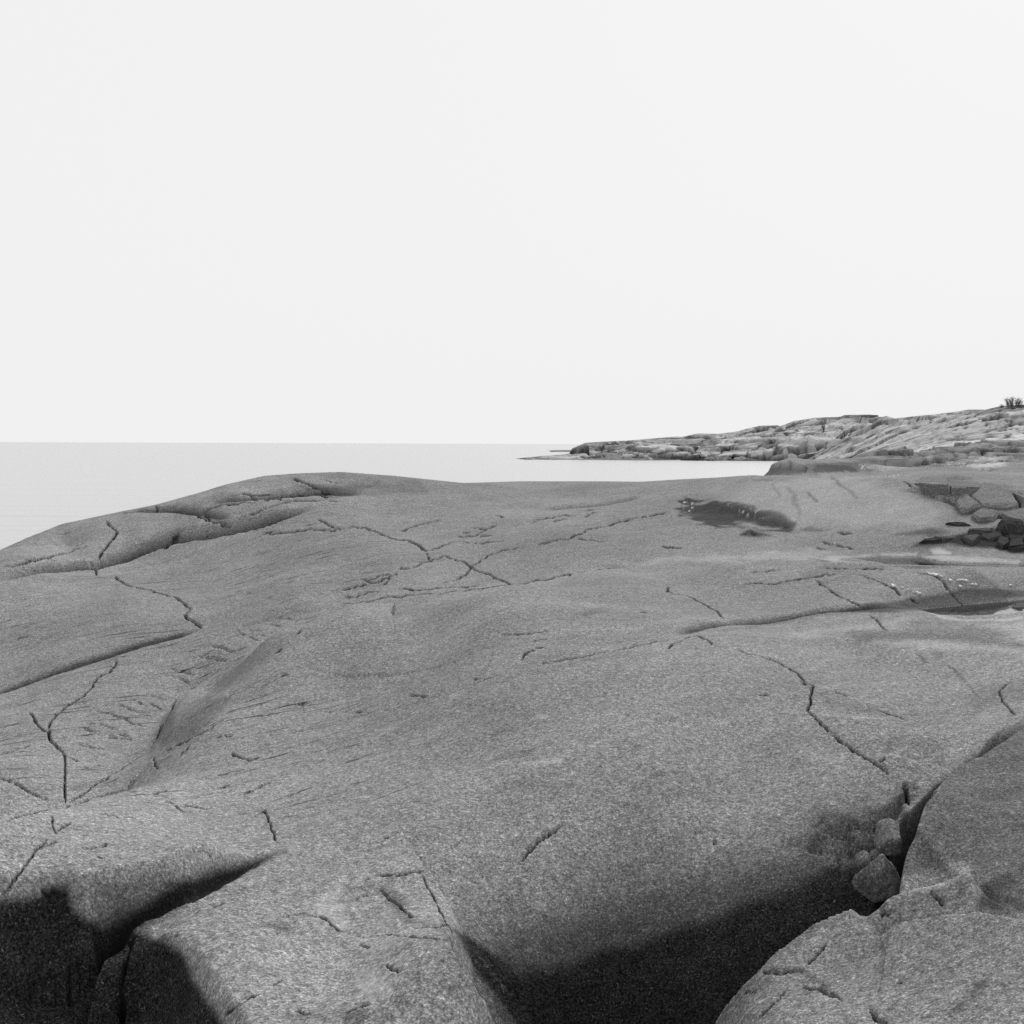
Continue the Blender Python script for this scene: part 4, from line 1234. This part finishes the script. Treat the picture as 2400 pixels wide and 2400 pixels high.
def wedge(px, py, size, rot, seed, label, name='wedged_stone'):
    w, d = near.hit([px], [py])
    az, sl = ray(px, py)
    d = float(d[0]) - 1.0 * size[1]
    o = put(name, stone_mesh(name, seed, size, M_STONE), (d * math.sin(az), d * math.cos(az), ZC + d * float(sl)), rot)
    tag(o, label, 'stone', 'stones wedged in the deep crevice')


wedge(2085, 1968, (0.07, 0.11, 0.075), (0.25, -0.3, -0.5), 3, 'rounded stone wedged highest in the deep crevice')
wedge(2030, 2032, (0.03, 0.06, 0.06), (0.3, -0.4, -0.4), 5, 'small thin stone wedged below the round one in the crevice')
wedge(2066, 2062, (0.08, 0.09, 0.11), (0.1, 0.3, 0.2), 8, 'dark angular stone jammed against the right wall of the crevice')

spot = ground_pt(near, 986, 2009)
tag(put('white_pebble', stone_mesh('white_pebble', 21, (0.011, 0.008, 0.006), M_WHITE, 2), spot + [0, 0, 0.004], (0, 0, 0.4)),
    'single white pebble lying alone on the great middle slab', 'pebble', 'white pebbles')
pm = stone_mesh('white_pebble', 22, (0.030, 0.026, 0.022), M_WHITE, 2)
ROWS = (
    ('white pebble in the row where the longest crack of the low mound begins', [(1062, 362), (1075, 372), (1100, 378), (1118, 380), (1140, 385), (1172, 388), (1185, 396)]),
    ('white pebble scattered beside the longest crack of the low mound', [(1265, 432), (1340, 432), (1372, 430), (1408, 436), (1465, 468), (1495, 472)]),
    ('white pebble lying in the longest crack just above the dark bank', [(1352, 488)]),
    ('white pebble at the upper end of the middle crack of the low mound', [(740, 478), (752, 486)]),
    ('white pebble halfway between the middle and the longest mound crack', [(828, 498), (880, 515), (958, 540), (982, 552)]),
    ('white pebble in the short crack left of the lower pool', [(372, 622)]),
    ('lone white pebble near the right edge above the lower pool', [(1810, 478)]))
for lb, pts in ROWS:
    for k, (x, y) in enumerate(P(12, pts)):
        g = ground_pt(near, x, y)
        o = put('white_pebble', pm, g + [0, 0, 0.006], (random.uniform(-.3, .3), random.uniform(-.3, .3), random.uniform(0, 6.28)))
        s = random.uniform(0.35, 0.85)
        o.scale = (s, s * random.uniform(0.8, 1.2), s)
        tag(o, lb, 'pebble', 'white pebbles in the mound cracks')

# the jointed blocks above the upper pool: flat-topped pieces with their own edges
M_BLOCK = rock_material('block_gneiss', 0.145, attrs=False)
M_MIDBLOCK = rock_material('weathered_block_gneiss', 0.075, attrs=False)
M_DARKBLOCK = rock_material('crusted_block_gneiss', 0.05, attrs=False)


def jointed_block(px_outline, h, tilt, mat, dmin=14.9, inset=0.05, seed=0):
    r = random.Random(seed)
    px = np.array(px_outline)
    w, d = near.hit(px[:, 0], px[:, 1], 0.0, dmin)
    z = near.at(np.arctan2(w[:, 0], w[:, 1]), d)
    A = np.c_[w - w.mean(0), np.ones(len(w))]
    fit = np.linalg.lstsq(A, z, rcond=None)[0]
    c = w.mean(0)
    rings = []
    for ins, dz in ((0.0, -0.35), (-0.01, h * 0.45), (inset * 0.35, h * 0.85), (inset, h), (inset * 2.6, h * 1.06)):
        ring = []
        for q in w:
            v = q - c
            L = np.hypot(*v)
            p = c + v * max(0.15, (L - ins) / L)
            zz = (fit[0] + tilt[0]) * (p[0] - c[0]) + (fit[1] + tilt[1]) * (p[1] - c[1]) + fit[2] + dz + r.uniform(-0.012, 0.012)
            ring.append((p[0] + r.uniform(-0.01, 0.01), p[1] + r.uniform(-0.02, 0.02), zz))
        rings.append(ring)
    n = len(w)
    vs = [v for ring in rings for v in ring] + [(c[0], c[1], fit[2] + h * 1.08)]
    fs = []
    for k in range(len(rings) - 1):
        for i in range(n):
            fs.append((k * n + i, k * n + (i + 1) % n, (k + 1) * n + (i + 1) % n, (k + 1) * n + i))
    b_ = (len(rings) - 1) * n
    for i in range(n):
        fs.append((b_ + i, b_ + (i + 1) % n, len(vs) - 1))
    area = sum(w[i][0] * w[(i + 1) % n][1] - w[(i + 1) % n][0] * w[i][1] for i in range(n))
    if area < 0:
        fs = [f_[::-1] for f_ in fs]
    return mesh_obj('rock_block', vs, fs, mat, shore)


for k, (pl, h, tl, mt) in enumerate([
        ([(1512, 575), (1545, 548), (1600, 552), (1735, 586), (1665, 615), (1608, 650), (1525, 640)], 0.035, (-0.02, 0.0), M_BLOCK),
        ([(1622, 642), (1660, 612), (1705, 586), (1790, 605), (1865, 645), (1902, 702), (1830, 712), (1760, 712), (1690, 706)], 0.06, (0.03, 0.0), M_BLOCK),
        ([(1480, 662), (1530, 640), (1588, 636), (1560, 668), (1540, 688)], 0.05, (0.0, 0.0), M_BLOCK),
        ([(1543, 697), (1575, 662), (1605, 646), (1685, 712), (1650, 728), (1618, 740), (1570, 740)], 0.08, (0.02, 0.0), M_BLOCK),
        ([(1305, 562), (1360, 525), (1420, 503), (1492, 518), (1500, 560), (1498, 628), (1415, 640), (1350, 600)], 0.025, (-0.02, 0.0), M_BLOCK),
        ([(1745, 594), (1800, 590), (1932, 622), (1990, 640), (1985, 690), (1915, 700), (1872, 642)], 0.06, (0.0, 0.0), M_BLOCK),
        ([(1640, 760), (1700, 725), (1790, 745), (1760, 780), (1680, 790)], 0.07, (0.0, 0.0), M_BLOCK),
        ([(1800, 760), (1850, 748), (1990, 745), (1990, 800), (1860, 800)], 0.08, (0.05, 0.0), M_BLOCK),
        ([(1780, 845), (1830, 815), (1930, 840), (1920, 868), (1850, 862)], 0.15, (0.0, 0.0), M_DARKBLOCK)]):
    jointed_block(P(3, pl), h, tl, mt, seed=k)
rb = random.Random(5)
for k, (cx, cy, rx, ry, h) in enumerate([(1400, 896, 70, 12, .05), (1520, 880, 80, 17, .05), (1630, 888, 62, 24, .10), (1745, 872, 80, 26, .06), (1815, 912, 48, 22, .10),
                                         (1880, 925, 52, 28, .11), (1900, 872, 78, 22, .06), (1985, 920, 70, 28, .08), (1700, 838, 90, 13, .05), (1840, 832, 100, 14, .05),
                                         (1560, 800, 70, 10, .04), (1900, 780, 90, 14, .04)]):
    pts = []
    nn = rb.randint(4, 5)
    a0 = rb.uniform(0, 6.28)
    for q in range(nn):
        an = a0 + (q + rb.uniform(-0.25, 0.25)) * 2 * math.pi / nn
        k_ = rb.uniform(0.7, 1.35)
        pts.append((cx + rx * k_ * math.cos(an), cy + ry * k_ * math.sin(an)))
    jointed_block(P(3, pts), h * 0.55, (rb.uniform(-.15, .15), rb.uniform(-.1, .05)), M_DARKBLOCK if rb.random() < 0.75 else M_MIDBLOCK, seed=100 + k, inset=0.02)

# boulders on the headland shore
bms = [stone_mesh('boulder', 40 + k, (1, 1, 1), M_HEAD, 3, 9, 14.0, 0.05) for k in range(5)]
for k, (x, y, wpx_, hpx) in enumerate([(1880, 1040, 22, 40), (1905, 1052, 20, 30), (1950, 1040, 45, 40), (1860, 1068, 26, 18), (1840, 1060, 16, 28), (1800, 1062, 26, 26), (1770, 1064, 20, 20),
                                       (1700, 1066, 40, 18), (1650, 1068, 30, 14), (1360, 1067, 34, 12), (1600, 1052, 44, 16), (1540, 1056, 30, 14), (1480, 1068, 40, 12), (2020, 1030, 50, 30),
                                       (2070, 1020, 30, 24), (2120, 1010, 34, 20), (1985, 990, 34, 20), (1900, 990, 40, 18)]):
    w, d = head.hit([x], [y])
    d = float(d[0])
    if d > 455:
        continue
    z = float(head.at(np.arctan2(w[0, 0], w[0, 1]), np.array(d)))
    o = put('boulder', bms[k % 5], (w[0, 0], w[0, 1], z - hpx * d / F * 0.2), (random.uniform(-.2, .2), random.uniform(-.2, .2), random.uniform(0, 6.28)), headland)
    o.scale = (wpx_ * d / F * 0.55, wpx_ * d / F * 0.6, hpx * d / F * 0.55)

# the low reef showing beyond the point
az_, _ = ray(1318, 1057)
reef = put('rock_mass', stone_mesh('rock_mass', 77, (7.5, 4.0, 1.5), M_HEAD, 3), (640 * math.sin(az_), 640 * math.cos(az_), 0.05), (0, 0.05, 0.1), headland)
reef['label'] = 'thin dark reef beyond the tip of the point'

# ------------------------------------------------------------------ bush on the hill
M_LEAF = grey_material('dark_leaf', 0.05, 0.6, 0.5, 3)
M_TWIG = grey_material('twig_bark', 0.06, 0.9, 0.3, 10)


def bush(px, py, height, width, label, nstem=34, seed=1, name='bush', cat='bush'):
    r = random.Random(seed)
    w, d = head.hit([px], [py])
    base = np.array([w[0, 0], w[0, 1], float(head.at(np.arctan2(w[0, 0], w[0, 1]), d[0]))])
    root = tag(empty(name, base), label, cat)
    sv, sf, lv, lf = [], [], [], []
    for k in range(nstem):
        bx_, by_ = r.uniform(-0.4, 0.4) * width, r.uniform(-0.3, 0.3) * width
        ln = r.uniform(-0.5, 0.5) + bx_ / width * 0.9
        lny = r.uniform(-0.4, 0.4)
        h = height * r.uniform(0.5, 1.0) * (1 - 0.5 * abs(bx_) / width)
        prev = None
        for q in range(6):
            t_ = q / 5
            c = np.array([bx_ + ln * h * t_ * (0.6 + 0.4 * t_), by_ + lny * h * t_, h * t_ - 0.1])
            rad = 0.02 * (1 - 0.8 * t_)
            i = len(sv)
            for a in range(3):
                sv.append(c + [rad * math.cos(a * 2.1), rad * math.sin(a * 2.1), 0])
            if prev is not None:
                for a in range(3):
                    sf.append((prev + a, prev + (a + 1) % 3, i + (a + 1) % 3, i + a))
            prev = i
            if q >= 1:
                for _ in range(9):
                    p0 = c + np.array([r.gauss(0, 0.09), r.gauss(0, 0.09), r.gauss(0, 0.1)])
                    u = np.array([r.gauss(0, 1), r.gauss(0, 1), r.gauss(0.8, 1)])
                    u /= np.linalg.norm(u)
                    v = np.cross(u, [r.gauss(0, 1), r.gauss(0, 1), r.gauss(0, 1)])
                    v /= np.linalg.norm(v) + 1e-9
                    L = r.uniform(0.07, 0.13)
                    i = len(lv)
                    lv += [p0, p0 + u * L * .5 + v * L * .3, p0 + u * L, p0 + u * L * .5 - v * L * .3]
                    lf.append((i, i + 1, i + 2, i + 3))
    mesh_obj('stems', sv, sf, M_TWIG, root)
    mesh_obj('foliage', lv, lf, M_LEAF, root)
    return root


bush(2376, 951, 1.35, 2.2, 'dark leafy bush alone on the crest of the rocky hill', 46, 2)
bush(2348, 955, 0.55, 0.5, 'tiny leafy sprig just downhill of the dark bush', 8, 3, 'sprig')
